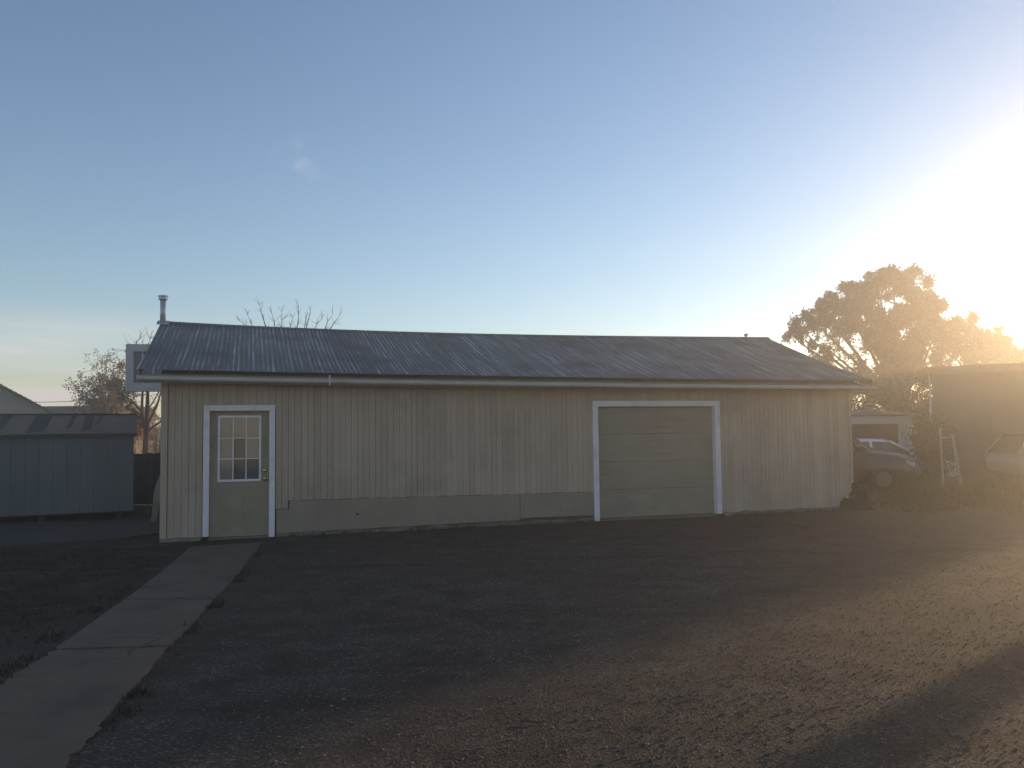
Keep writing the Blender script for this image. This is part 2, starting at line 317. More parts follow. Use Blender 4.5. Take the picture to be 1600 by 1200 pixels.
scene.render.engine = 'CYCLES'; cy = scene.cycles
cy.use_denoising = True
try: cy.denoiser = 'OPENIMAGEDENOISE'
except Exception: pass
cy.max_bounces = 6; cy.diffuse_bounces = 3; cy.glossy_bounces = 2; cy.transparent_max_bounces = 8; cy.volume_bounces = 1; cy.sample_clamp_indirect = 6
scene.view_settings.view_transform = 'Standard'; scene.view_settings.look = 'None'; scene.view_settings.exposure = .93; scene.view_settings.gamma = 1

# ------------------------------------------------------------------ ground
def hgt(x, y):
    z = .010*noise.noise((x*.45, y*.45, 1.7)) + .005*noise.noise((x*1.6, y*1.6, 4.2))
    t = max(0, min(1, (y-21)/9)) * max(0, min(1, (x-4)/6)); t = t*t*(3-2*t)
    z -= .25*t
    return z
def frange(a, b, n): return [a+(b-a)*i/n for i in range(n)]
xs = frange(-120,-30,18)+frange(-30,-9,21)+frange(-9,9,150)+frange(9,30,60)+frange(30,120,18)+[120]
ys = frange(-20,2,22)+frange(2,14,110)+frange(14,34,60)+frange(34,120,30)+[120]
g = MB(); g.grid([[(x, y, hgt(x, y)) for x in xs] for y in ys])
tag(g.build('ground', M['ground'], smooth=True), kind='structure')

# the concrete path to the door: broken edges and two joints
def path():
    L = [gnd(*p) for p in ((300,852),(290,868),(240,905),(196,937))]; 
    pl = [(297,856),(270,880),(235,908),(196,938),(140,978),(85,1018),(30,1052),(-60,1110),(-260,1260)]
    pr = [(411,848),(385,880),(360,911),(332,938),(300,978),(263,1012),(205,1080),(150,1140),(40,1280)]
    A = [gnd(*p) for p in pl]; B = [gnd(*p) for p in pr]
    def lerp(P, t):
        t = min(t*(len(P)-1), len(P)-1-1e-6); i = int(t); return P[i].lerp(P[i+1], t-i)
    N = 150; m = MB(); rows = []
    cuts = (3/8, 5/8-.01)
    segs = [(0, 3/8), (3/8, 5/8), (5/8, 1)]
    for k, (t0, t1) in enumerate(segs):
        n = 60; top = []
        for i in range(n+1):
            t = t0+(t1-t0)*i/n
            if i == 0 and k: t += (.0045 if k == 1 else .0022)
            if i == n and k < 2: t -= (.0045 if k == 0 else .0022)
            a = lerp(A, t); b = lerp(B, t); amp = .02+.055*max(0, t-.35)
            a = a + Vector((amp*noise.noise((t*60, 3, 0))+.5*amp*noise.noise((t*200, 3, 0)), .01*noise.noise((0, k, 1)), 0))
            b = b + Vector((amp*.9*noise.noise((t*45, 9, 0))+.5*amp*noise.noise((t*180, 8, 0)), 0, 0))
            row = []
            for j in range(13):
                p = a.lerp(b, j/12); wob = .012*noise.noise((j*.7, k*3.1, 2.2)) if i in (0, n) else 0
                row.append((p.x, p.y+wob, .013+.006*(k == 1)+.004*noise.noise((p.x*1.3, p.y*1.3, 5))))
            top.append(row)
        m.grid(top)
        edge = [r[0] for r in top] + top[-1][1:] + [r[-1] for r in reversed(top)][1:] + list(reversed(top[0]))[1:]
        low = [(p[0], p[1], -.06) for p in edge]
        m.grid([low, edge])
    tag(m.build('concrete_path', M['concrete']), kind='structure')
path()
def slab():
    m = MB(); P = [gnd(-120, 822), gnd(249, 814), gnd(249, 835), gnd(200, 842), gnd(-120, 864)]
    t = [(p.x, p.y, .03) for p in P]; m.poly(list(reversed(t)))
    for i in range(5):
        a, b = t[i], t[(i+1) % 5]; m.quad((a[0],a[1],-.08), (b[0],b[1],-.08), b, a)
    tag(m.build('concrete_slab', M['slab']), kind='structure')
    # a second broken slab remnant
slab()

def gravel():
    m = MB(); rnd = random.Random(5)
    n = 0
    while n < 26000:
        y = 3.2+ (rnd.random()**1.5)*9; x = rnd.uniform(-.62*y-.3, .62*y+.5)
        if x < -2.1-(y-4.1)*.185+.15: continue
        cl = noise.noise((x*.9, y*.9, 7))*.5+.5
        if rnd.random() > .12+max(0, min(1, (x+1.9+(y-4.1)*.185)/3.2)): n += .3; continue
        if rnd.random() > .25+cl: continue
        s = rnd.choice((.003,.003,.004,.004,.005,.006,.008))*rnd.uniform(.8,1.3)
        z = hgt(x, y)+s*.3; a = rnd.uniform(0, 6.28); sh = rnd.random()
        e = [s*rnd.uniform(.7,1.5) for _ in range(3)]; c, q = math.cos(a), math.sin(a)
        i = len(m.v)
        m.v += [(x+c*e[0],y+q*e[0],z),(x-q*e[1],y+c*e[1],z),(x-c*e[0],y-q*e[0],z),(x+q*e[1],y-c*e[1],z),(x+s*.2,y-s*.1,z+e[2]*.75),(x,y,z-e[2]*.5)]
        m.sh += [sh]*6
        for k in range(4):
            m.f.append((i+k, i+(k+1) % 4, i+4)); m.f.append((i+(k+1) % 4, i+k, i+5)); m.mi += [0, 0]
        n += 1
    tag(m.build('gravel', M['stone']), kind='stuff')
gravel()

def blades(name, matl, spots, hmin, hmax, seed):
    m = MB(); rnd = random.Random(seed)
    for (x, y) in spots:
        z = hgt(x, y)-.01
        for _ in range(rnd.randint(3, 7)):
            a = rnd.uniform(0, 6.28); h = rnd.uniform(hmin, hmax); w = rnd.uniform(.003,.006); ln_ = rnd.uniform(.2,.9)*h
            bx = x+rnd.gauss(0,.02); by = y+rnd.gauss(0,.02); t = rnd.uniform(0, 6.28); sh = rnd.random()
            dx, dy = math.cos(a)*ln_, math.sin(a)*ln_; wx, wy = math.cos(t)*w, math.sin(t)*w
            m.quad((bx-wx,by-wy,z),(bx+wx,by+wy,z),(bx+dx*.4+wx*.7,by+dy*.4+wy*.7,z+h*.6),(bx+dx*.4-wx*.7,by+dy*.4-wy*.7,z+h*.6), 0, sh)
            m.tri((bx+dx*.4-wx*.7,by+dy*.4-wy*.7,z+h*.6),(bx+dx*.4+wx*.7,by+dy*.4+wy*.7,z+h*.6),(bx+dx,by+dy,z+h*rnd.uniform(.75,1)), 0, sh)
    return tag(m.build(name, matl), kind='stuff')
rnd = random.Random(3); sp = []
while len(sp) < 2600:
    y = rnd.uniform(4.6, 12.2); x = rnd.uniform(-9, -3.3)
    if x > -3.35-(y-5.3)*.19-.1: continue
    if noise.noise((x*.8, y*.8, 3)) + .35 < rnd.random()*.9: continue
    sp.append((x, y))
blades('grass', M['grassgreen'], sp, .015, .05, 4)
sp = []
for _ in range(20000):
    y = rnd.uniform(14, 26); x = rnd.uniform(6.5, 20)
    if x < 7.3 + (y-16.8)*-.3: continue
    if y < 15.4+.25*(x-7)*-.4+1.5*noise.noise((x*.4, 0, 3)): continue
    if noise.noise((x*.5, y*.5, 9))+.45 < rnd.random(): continue
    sp.append((x, y))
blades('dry_weeds', M['grassdry'], sp, .04, .20, 6)
sp = []
for _ in range(520):
    y = rnd.uniform(3.4, 11.5); side = rnd.random()
    if side < .7: x = -3.42-(y-5.3)*.185+rnd.gauss(-.05,.07)
    else: x = -2.18-(y-4.1)*.185+rnd.gauss(.05,.05)
    if noise.noise((y*1.1, side > .7, 5)) < .05: continue
    sp.append((x, y))
blades('path_edge_weeds', M['grassgreen'], sp, .02, .08, 14)
sp = []
for _ in range(2600):
    if rnd.random() < .55: x, y = rnd.uniform(13.2, 19.5), rnd.uniform(20.4, 22.6)
    else: x, y = rnd.uniform(8.6, 13.5), rnd.uniform(18.2, 19.6)
    if noise.noise((x*.7, y*.7, 19))+.5 < rnd.random(): continue
    sp.append((x, y))
blades('tall_dry_weeds', M['grassdry'], sp, .18, .62, 16)
# weeds on the joint between the workshop and the yard
sp = []
for _ in range(500):
    u = rnd.uniform(1.9, 13.1)
    if 7.2 < u < 10.0: continue
    p = loc2w(u, -.03-abs(rnd.gauss(0,.09)), 0); sp.append((p.x, p.y))
blades('weeds_along_wall', M['grassdry'], sp, .02, .09, 8)

# ------------------------------------------------------------------ the workshop
W_HALF, LEN = 3.11, 12.93
bld = thing('workshop_building', 'long low tan board-sided workshop with rusty corrugated roof, white-framed door and garage door', 'building', (BX, BY, 0), TH)
OV = .427
ZL = wall(213, 577, -OV)[1]; ZR = wall(1368, 595, -OV)[1]
UL = wall(213, 577, -OV)[0]; UR = wall(1368, 595, -OV)[0]
RL = wall(250, 503, W_HALF); RR = wall(1202, 528, W_HALF); RM = wall(700, 521.5, W_HALF); RM2 = wall(1000, 526.5, W_HALF)
def eave(u): t = (u-UL)/(UR-UL); return ZL+(ZR-ZL)*t - .02*math.sin(math.pi*t)
def ridge(u):
    pts = [(RL[0], RL[1]), (RM[0], RM[1]), (RM2[0], RM2[1]), (RR[0], RR[1])]
    s = 0
    for i, (a, b) in enumerate(pts):
        w = 1
        for j, (c, d) in enumerate(pts):
            if i != j: w *= (u-c)/(a-c)
        s += w*b
    return s
def roofz(u, v):                                   # front slope, v from -OV to W_HALF
    t = (v+OV)/(W_HALF+OV); sag = -.03*math.sin(math.pi*t)*(1+.6*noise.noise((u*.35, 2, 0)))
    return eave(u)*(1-t)+ridge(u)*t+sag
# openings and base lines read off the photo, in the wall's own metres
D0, D1 = .70, 1.604; DTOP = 2.02
G0, G1 = 7.36, 9.784; GTOP = 2.075
def base(u):
    if u < D1+.05: return .03
    if u < wall(452, 790)[0]: return wall(440, 795)[1]
    if u < G0: 
        a = wall(455, 781.5); b = wall(920, 768.5); return a[1]+(b[1]-a[1])*(u-a[0])/(b[0]-a[0])
    return .035
def front_wall():
    m = MB(); rnd = random.Random(21); u = .09; k = 0
    edges = [.09]
    stops = [D0-.1, D1+.1, G0-.1, G1+.1, LEN-.05]
    while u < LEN-.05:
        nxt = u + rnd.choice((.098,.100,.102,.104))
        for s in stops:
            if u < s < nxt+.03: nxt = s; break
        edges.append(nxt); u = nxt
    for a, b in zip(edges, edges[1:]):
        k += 1; mid = (a+b)/2
        g = rnd.choice((.002,.003,.0038,.0045) if k % 2 else (.001,.0014,.0022)); dv = rnd.uniform(-.0015,.0015); sh = rnd.random()
        zb = base(mid)+rnd.uniform(-.006,.004); zt = eave(mid)-.20+OV*.0
        zt = roofz(mid, 0)-.05
        if D0-.1 <= mid <= D1+.1: zb = DTOP+.03
        if G0-.1 <= mid <= G1+.1: zb = GTOP+.03
        if mid > LEN-.42 : zb = .03 + max(0, (mid-(LEN-.36)))*.85 + rnd.uniform(0,.05)
        m.box(a+g, b-g, dv, .016, zb, zt, 0, sh)
        if not (D0-.1 <= mid <= D1+.1 or G0-.1 <= mid <= G1+.1):
            if mid < LEN-.45: m.box(a, b, .0165, .03, .01, zt, 1)
            else: m.box(a, b, .0165, .03, .34, zt, 1)
        else: m.box(a, b, .0165, .03, zb, zt, 1)
    m.build('wall', [M['siding'], M['groove']], bld)
front_wall()
def other_walls():
    D = 2*W_HALF
    for nm, u0, u1 in (('wall', 0, .03), ('wall', LEN-.03, LEN)):
        m = MB(); rnd = random.Random(int(u1*10)); n = 46
        for k in range(n):
            a, b = .032+(D-.064)*k/n, .032+(D-.064)*(k+1)/n; mid = (a+b)/2
            zt = roofz(u0, mid if mid < W_HALF else D-mid)-.03
            zb = .03
            if u0 > 1 and mid < .5: zb = .42-.7*mid
            m.box(u0, u1, a+.003, b-.003, zb, zt, 0, rnd.random())
        m.build(nm, [M['siding'], M['groove']], bld)
    m = MB(); m.box(.03, LEN-.03, D-.03, D, .03, roofz(6, 0)-.04); m.build('wall', M['siding'], bld)
    m = MB(); m.box(.05, LEN-.05, .4, D-.05, -.02, .02); m.build('floor_slab', M['slab'], bld)
other_walls()
def skirts():
    a = wall(455, 781.5); b = wall(920, 768.5); s1 = wall(812, 772)[0]
    for (u0, u1, wob) in ((D1+.12, s1-.006, 0), (s1+.006, G0-.12, 1)):
        m = MB(); n = 40; top = []; bot = []
        us = [u0+(u1-u0)*i/n for i in range(n+1)]; stp = wall(452, 790)[0]
        if wob == 0: us = [q for q in us if abs(q-stp) > .03]; us = sorted(us+[stp-.001, stp+.001])
        n = len(us)-1
        for i in range(n+1):
            u = us[i]
            zt = base(u)-.008
            zb = .055+.03*(i/n)*(wob == 0)+.015*noise.noise((u*3, 1, wob))+ .06*wob
            top.append((u, -.012-.003*wob, zt)); bot.append((u, -.012-.003*wob, zb))
        m.grid([bot, top])
        m.grid([[(p[0], 0.016, p[2]) for p in bot], bot]); m.grid([top, [(p[0], 0.016, p[2]) for p in top]])
        for e in (0, n): 
            q = [bot[e], top[e], (top[e][0], .016, top[e][2]), (bot[e][0], .016, bot[e][2])]
            m.poly(q if e == 0 else list(reversed(q)))
        o = m.build('skirt_panel', M['panel'], bld)
    m = MB(); h = wall(558, 803); m.tube([(h[0], -.0125, h[1]), (h[0], -.016, h[1])], .022, 12); m.build('vent_hole', M['dark'], bld)
    # square patch let into the boards under the eave
    p, q = wall(789, 608), wall(839, 639)
    m = MB(); m.box(p[0], q[0], -.014, -.003, q[1], roofz(q[0], 0)-.1, 0, .35)
    for k in range(1, 5): pass
    m.build('patch_panel', M['siding'], bld)
    m = MB(); w = .09
    m.box(-.012, w-.006, -.022, .016, .03, roofz(0, 0)-.05); m.build('corner_board', M['siding'], bld)
    m = MB(); m.box(LEN-.05, LEN+.012, -.018, .016, .52, roofz(LEN, 0)-.05); m.build('corner_board', M['siding'], bld)
skirts()
def foundation():
    m = MB(); n = 260
    for (u0, u1) in ((-.01, D0-.12), (D1+.12, G0-.12), (G1+.12, LEN-.35)):
        k = int((u1-u0)*22); rows = [[], [], []]
        for i in range(k+1):
            u = u0+(u1-u0)*i/k; w = .035+.025*noise.noise((u*2.5, 0, 3))
            z = .05+.04*noise.noise((u*3.3, 0, 8))
            rows[0].append((u, -.05-w, -.06)); rows[1].append((u, -.03-w*.6, z)); rows[2].append((u, .015, z+.01))
        m.grid(rows)
    m.build('foundation', M['foundation'], bld)
foundation()
def framed(u0, u1, top, w, matl, zl, zr, lean=0):
    m = MB()
    m.hexa([(u0-w-lean,-.035,zl),(u0-lean*.9,-.035,zl),(u0-lean*.9,.016,zl),(u0-w-lean,.016,zl),(u0-w,-.035,top+.001),(u0,-.035,top+.001),(u0,.016,top+.001),(u0-w,.016,top+.001)])
    m.hexa([(u1+lean*.9,-.035,zr),(u1+w+lean,-.035,zr),(u1+w+lean,.016,zr),(u1+lean*.9,.016,zr),(u1,-.035,top+.001),(u1+w,-.035,top+.001),(u1+w,.016,top+.001),(u1,.016,top+.001)])
    m.box(u0-w, u1+w, -.038, .016, top+.002, top+w)
    m.box(u0-.012, u0, .017, .13, zl, top); m.box(u1, u1+.012, .017, .13, zr, top); m.box(u0, u1, .017, .13, top-.001, top+.012)
    return m
framed(D0, D1, DTOP, .092, M['trimwhite'], .05, .0).build('door_frame', M['trimwhite'], bld, bevel=.004)
framed(G0, G1, GTOP, .105, M['trimwhite'], .0, .03).build('garage_door_frame', M['trimwhite'], bld, bevel=.004)
def entry_door():
    W0, W1 = D0+.155, D1-.155; Z0, Z1 = .93, 1.915
    v = .045
    m = MB()
    m.box(D0+.004, D1-.004, v, v+.04, .03, Z0-.03); m.box(D0+.004, D1-.004, v, v+.04, Z1+.03, DTOP-.004)
    m.box(D0+.004, W0-.03, v, v+.04, Z0-.0301, Z1+.0301); m.box(W1+.03, D1-.004, v, v+.04, Z0-.0301, Z1+.0301)
    mid = (D0+D1)/2
    for (a, b) in ((D0+.155, mid-.05), (mid+.05, D1-.155)):       # pressed panel outlines in the lower half
        for (x0, x1, z0, z1) in ((a, b, .765, .778), (a, b, .16, .173), (a, a+.013, .173, .765), (b-.013, b, .173, .765)):
            m.box(x0, x1, v-.0035, v, z0, z1)
    d = m.build('door', M['door'], bld, bevel=.003)
    m = MB(); w = .034
    for (a, b, c, e) in ((W0-w, W1+w, Z1, Z1+w), (W0-w, W1+w, Z0-w, Z0), (W0-w, W0, Z0+.0003, Z1-.0003), (W1, W1+w, Z0+.0003, Z1-.0003)):
        m.box(a, b, v-.012, v+.03, c, e)
    for k in (1, 2):
        u = W0+(W1-W0)*k/3; m.box(u-.009, u+.009, v-.006, v+.012, Z0+.0004, Z1-.0004)
        z = Z0+(Z1-Z0)*k/3
        for j in range(3):
            a = W0+(W1-W0)*j/3+(.0092 if j else 0); b = W0+(W1-W0)*(j+1)/3-(.0092 if j < 2 else 0); m.box(a, b, v-.004, v+.012, z-.008, z+.008)
    m.build('window_frame', M['grille'], d)
    m = MB(); m.box(W0, W1, v+.014, v+.018, Z0, Z1); m.build('window_pane', M['glass'], d)
    cu = lambda k: W0+(W1-W0)*k/3
    cz = lambda k: Z0+(Z1-Z0)*k/3
    m = MB(); rows = []
    m.box(cu(1)-.01, W1+.028, v+.022, v+.024, cz(2)-.01, Z1+.028); m.box(cu(2), W1+.028, v+.025, v+.027, cz(1), cz(2)+.02); m.box(W0-.028, cu(1), v+.034, v+.036, Z0-.028, Z1+.028)
    m.build('window_paper', M['curtain'], d)
    m = MB(); m.box(D0+.02, D1-.02, .14, .15, .4, 1.98); m.build('window_blind', M['blind'], d)
    m = MB(); k = wall(413.5, 745, v); ku = D1-.065
    m.tube([(ku, v, .93), (ku, v-.006, .93)], .032, 16); m.tube([(ku, v-.004, .93), (ku, v-.03, .93), (ku, v-.036, .93), (ku, v-.06, .93), (ku, v-.066, .93)], [.012,.012,.024,.027,.018], 16)
    m.build('door_knob', M['brass'], d, smooth=True)
    m = MB(); m.tube([(ku, v, 1.06), (ku, v-.016, 1.06), (ku, v-.02, 1.06)], [.03,.03,.022], 16); m.build('deadbolt', M['brass'], d, smooth=True)
    m = MB(); m.box(D0, D1, -.06, .09, -.04, .026); m.build('threshold', M['foundation'], bld)
entry_door()
def garage_door():
    m = MB(); v = .085; n = 4; rnd = random.Random(2)
    prof = []                                       # (z, v) down the face: sections with pressed ribs
    H = GTOP-.035
    for k in range(n):
        z0 = .035+H*k/n; z1 = .035+H*(k+1)/n
        prof += [(z0+.003, v+.012), (z0+.010, v)]
        for r in range(1, 4):
            z = z0+(z1-z0)*r/4; prof += [(z-.010, v), (z-.004, v+.004), (z+.004, v+.004), (z+.010, v)]
        prof += [(z1-.010, v), (z1-.003, v+.012)]
    rows = []
    for (z, vv) in prof:
        rows.append([(G0+.004+(G1-G0-.008)*i/30, vv+.004*noise.noise((i*.35, z*1.1, 4)), z) for i in range(31)])
    m.grid(rows)
    d = m.build('garage_door', M['garage'], bld)
    m = MB(); m.box(G0+.01, G1-.01, v-.004, v+.03, .012, .034); m.build('weather_strip', M['foundation'], d)
    m = MB(); m.box(G0, G1, -.05, .13, -.04, .011); m.build('threshold', M['foundation'], bld)
    m = MB(); m.box(G0-.1, G1+.1, .13, .14, .0, GTOP+.1); m.build('garage_backing', M['groove'], d)
garage_door()
def roof():
    D = 2*W_HALF; pitch = .0762; n = int((UR-UL)/pitch*6)
    for side in (0, 1):
        m = MB(); rows = []; shs = []
        vs = [-OV+(W_HALF+OV)*k/10 for k in range(11)]
        for j, v in enumerate(vs):
            row = []
            for i in range(n+1):
                u = UL+(UR-UL)*i/n; ph = 2*math.pi*(u-UL)/pitch
                z = roofz(u, v)+.009*math.cos(ph)+.004*noise.noise((u*1.2, v*1.2, 3))
                vv = v
                if j == 0: vv += .018*noise.noise((math.floor(u/.66)*3.1, 0, 0)); 
                row.append((u, vv if side == 0 else D-vv, z))
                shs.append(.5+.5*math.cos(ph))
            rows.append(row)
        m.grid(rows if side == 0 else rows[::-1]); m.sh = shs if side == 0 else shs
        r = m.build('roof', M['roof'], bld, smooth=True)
        if side == 0: front = r
    m = MB(); N = 60                                   # ridge capping
    a = []; b = []; c = []
    for i in range(N+1):
        u = UL+(UR-UL)*i/N; z = ridge(u)+.022
        a.append((u, W_HALF-.13, roofz(u, W_HALF-.13)+.013)); b.append((u, W_HALF, z)); c.append((u, W_HALF+.13, roofz(u, W_HALF-.13)+.013))
    m.grid([a, b, c]); m.build('ridge_cap', M['roof'], front, smooth=False)
    u = wall(1166, 528, W_HALF)[0]
    m = MB(); m.tube([(u, W_HALF, ridge(u)), (u, W_HALF, ridge(u)+.05), (u, W_HALF, ridge(u)+.055), (u, W_HALF, ridge(u)+.085), (u, W_HALF, ridge(u)+.1)], [.03,.03,.06,.05,.02], 14); m.build('ridge_vent', M['pipe'], front)
    for uu, nm in ((UL+.02, 'barge_board'), (UR-.02, 'barge_board')):
        m = MB()
        for sgn in (0, 1):
            for k in range(10):
                v0 = -OV+.06+(W_HALF+OV-.06)*k/10; v1 = -OV+.06+(W_HALF+OV-.06)*(k+1)/10
                z0, z1 = roofz(uu, v0)-.02, roofz(uu, v1)-.02
                if sgn: v0, v1, z0, z1 = D-v1, D-v0, z1, z0
                m.hexa([(uu-.012,v0,z0-.12),(uu+.012,v0,z0-.12),(uu+.012,v1,z1-.12),(uu-.012,v1,z1-.12),(uu-.012,v0,z0),(uu+.012,v0,z0),(uu+.012,v1,z1),(uu-.012,v1,z1)])
        m.build(nm, M['fascia'], bld)
    # fascia and gutter under the front eave
    N = 50; m = MB(); rows = [[] for _ in range(4)]; grow = [[] for _ in range(7)]
    for i in range(N+1):
        u = UL+.035+(UR-UL-.07)*i/N; z = eave(u)+.008*noise.noise((u*.8, 0, 1)); v = -OV+.09
        for k, (dv, dz) in enumerate(((0,-.06),(0,-.19),(.022,-.19),(.022,-.06))): rows[k].append((u, v+dv, z+dz))
        gz = z-.105-.012*(i/N)
        for k, (dv, dz) in enumerate(((-.004,.012),(-.004,-.05),(-.05,-.058),(-.082,-.036),(-.092,-.008),(-.100,.012),(-.086,.014))): grow[k].append((UL-.0+(UR-UL+.05)*i/N, v+dv, gz+dz))
    m.grid(rows+[rows[0]]); m.build('fascia', M['fascia'], bld)
    m = MB(); m.grid(grow)
    gt = m.build('gutter', M['gutter'], bld)
    gt.modifiers.new('thick', 'SOLIDIFY').thickness = .004
    hu = wall(515, 588, -OV)[0]
    m = MB(); m.box(hu-.012, hu+.012, -OV-.012, -OV-.008, eave(hu)-.2, eave(hu)-.03); m.build('gutter_hanger', M['gutter'], gt)
    # soffit
    m = MB(); m.quad((.0,-OV+.11,eave(0)-.1),(LEN,-OV+.11,eave(LEN)-.1),(LEN,.0,roofz(LEN,0)-.06),(0,.0,roofz(0,0)-.06)); m.build('soffit', M['fascia'], bld)
    # flue pipe
    u = wall(254.5, 503, W_HALF)[0]; zb = ridge(u); zt = wall(254.5, 462, W_HALF)[1]
    m = MB(); m.tube([(u, W_HALF, zb-.1), (u, W_HALF, zt-.02)], .052, 20); f = m.build('flue_pipe', M['pipe'], bld, smooth=True)
    m = MB(); m.tube([(u, W_HALF, zt-.09), (u, W_HALF, zt-.075), (u, W_HALF, zt-.03), (u, W_HALF, zt-.028), (u, W_HALF, zt)], [.062,.082,.082,.092,.088], 20); m.build('flue_cap', M['pipe'], f)
    m = MB(); m.grid([[(u-.09, W_HALF-.28, roofz(u, W_HALF-.28)+.018), (u+.13, W_HALF-.28, roofz(u, W_HALF-.28)+.018)], [(u-.09, W_HALF-.03, ridge(u)+.024), (u+.13, W_HALF-.03, ridge(u)+.024)]]); m.build('flashing', M['pipe'], f)
roof()
# rotted lower corner: jagged dark pieces inside and a stump beside it
c0 = loc2w(LEN-.02, -.10, 0)
st = thing('tree_stump', 'dark rotted wood stump at the broken right corner of the workshop', 'stump', loc2w(LEN+.10, -.14, 0))
m = MB(); N = 16; rings = []
for (z, r) in ((-.05,.17),(.06,.15),(.18,.13),(.28,.12),(.36,.10)):
    rings.append([(math.cos(2*math.pi*i/N)*r*(1+.25*noise.noise((i*.9, z*4, 2))), math.sin(2*math.pi*i/N)*r*(1+.25*noise.noise((i*.9, z*4, 6))), z+(.07*noise.noise((i*1.3, z, 1)) if z > .2 else 0)) for i in list(range(N))+[0]])
m.grid(rings); m.poly(rings[-1][:-1]); m.build('trunk', M['dark'], st)
m = MB()
for k in range(5): 
    a = k*1.25+.4; m.tube([(math.cos(a)*.12, math.sin(a)*.12, .05), (math.cos(a)*.2, math.sin(a)*.2, .0), (math.cos(a)*.3, math.sin(a)*.3, -.04)], [.05,.035,.015], 7)
m.build('root', M['dark'], st)
m = MB(); rnd = random.Random(8)
pts = [(-.16,0,-.03),(.22,0,-.03),(.20,0,.10),(.10,0,.17),(.03,0,.13),(-.04,0,.19),(-.10,0,.08)]
rows = [[(x*1.2+.0, -.02*k+.02*noise.noise((x*7, z*7, k)), z*1.1) for (x, _, z) in pts] for k in range(3)]
fr = [(x*1.2, -.05+.03*noise.noise((x*8, z*8, 3)), z*1.1) for (x, _, z) in pts]; bk = [(x*1.1, .05, z) for (x, _, z) in pts]
m.poly(fr); m.poly(bk[::-1])
for i in range(len(pts)): j = (i+1) % len(pts); m.quad(fr[j], fr[i], bk[i], bk[j])
o = m.build('rotten_timber', M['dark']); o.location = loc2w(LEN-.20, -.02, .03); o.rotation_euler = (0, 0, TH)
tag(o, 'jagged lump of rotten timber in the hole at the foot of the workshop wall', 'timber')

# ------------------------------------------------------------------ yard on the left: shed, fence, leaning board
def shed():
    c = gnd(207, 809); yaw = R(25)
    root = thing('storage_shed', 'low blue-grey metal shed with patched brown roof, raised on skids left of workshop', 'shed', (c.x, c.y, 0), yaw)
    Wd, Dp = 5.2, 2.2
    zt = at(205, 675.5, c.y).z; zb = at(205, 797.5, c.y).z
    m = MB(); n = 22; rnd = random.Random(4)
    for k in range(n):
        a, b = -Wd+Wd*k/n, -Wd+Wd*(k+1)/n
        m.box(a+.002, b-.002, 0, .03, zb-.004*k/n, zt, 0, rnd.random())
    for x in (0, -Wd): m.box(x-.03, x, .031, Dp, zb, zt)
    m.box(-Wd, 0, Dp, Dp+.03, zb, zt)
    m.build('wall', M['shedblue'], root)
    m = MB(); m.box(-Wd, 0, .001, Dp, zb-.03, zb-.006); m.build('floor', M['dark'], root)
    m = MB(); m.box(-.035, .008, -.012, .04, zb, zt-.02); m.build('corner_trim', M['shedblue'], root)
    # roof: two slopes
    zp = zt+.39
    m = MB(); ov = .07
    def sl(v): return zt-.02+(zp-zt+.02)*(v+ov)/(Dp/2+ov)
    for s in (0, 1):
        v0, v1 = (-ov, Dp/2) if s == 0 else (Dp+ov, Dp/2)
        P = [(-Wd-.06, v0, sl(-ov)), (.06, v0, sl(-ov)), (.06, v1, zp), (-Wd-.06, v1, zp)]
        m.hexa([(x, y, z-.035) for x, y, z in P]+P if s == 0 else [(x, y, z-.035) for x, y, z in (P[1], P[0], P[3], P[2])]+[P[1], P[0], P[3], P[2]])
    for x in (.0, -Wd-.0): m.tri((x-.01, .03, zt), (x-.01, Dp, zt), (x-.01, Dp/2, zp-.04))
    rf = m.build('roof', M['shedroof'], root)
    for (u0, u1, t0, t1, sk) in ((-3.05,-2.78,.1,.95,.28), (-2.42,-2.25,.2,1,.1),(-1.85,-1.55,.05,.9,.1),(-1.2,-1.12,.2,.95,.05),(-.95,-.78,.1,.9,.0),(-.68,-.6,.4,.92,.1)):
        m = MB(); q = []
        for (u, t) in ((u0-sk*.5, t0), (u1-sk*.5, t0+.1), (u1+.04, t1), (u0+.04, t1)):
            v = -ov+(Dp/2+ov)*t; q.append((u, v, sl(v)+.004))
        m.poly(q); m.build('roof_patch', M['patch'], rf)
    m = MB(); m.box(-Wd-.06, .06, -ov-.012, -ov, sl(-ov)-.06, sl(-ov)+.004); m.build('drip_edge', M['patch'], rf)
    m = MB(); m.beam((-Wd-.06, Dp/2, zp+.006), (.06, Dp/2, zp+.006), .12, .02); m.build('ridge_cap', M['patch'], rf)
    for u in (-.25, -1.6, -2.9, -4.6):
        m = MB(); m.box(u-.07, u+.07, .05, Dp-.05, -.03, zb-.031); m.build('skid', M['dark'], root)
shed()
def fence():
    a = at(196, 709, 19.4); b = at(268, 706.5, 19.9)
    a = Vector((a.x-3.4, a.y-.15, a.z)); b = b + (b-a)*.75; b.z = a.z  # unseen extra run behind the workshop, added to shade the ground
    d = Vector((b.x-a.x, b.y-a.y, 0)); L = d.length; ang = math.atan2(d.y, d.x)
    root = thing('board_fence', 'dark low board fence in the gap between shed and workshop', 'fence', (a.x, a.y, 0), ang)
    m = MB(); n = int(L/.14); rnd = random.Random(9)
    for k in range(n):
        x0 = L*k/n; m.box(x0+.002, x0+L/n-.003, 0, .022, .02, a.z+rnd.uniform(-.012,.008), 0, rnd.random())
    m.build('board_panel', M['fence'], root)
    m = MB(); m.box(0, L, .023, .06, .25, .33); m.build('rail', M['fence'], root)
    m = MB(); m.box(0, L, .023, .06, .85, .93); m.build('rail', M['fence'], root)
    for x in (.1, L/2, L-.1):
        m = MB(); m.box(x-.045, x+.045, .061, .15, -.05, a.z+.005); m.build('post', M['fence'], root)
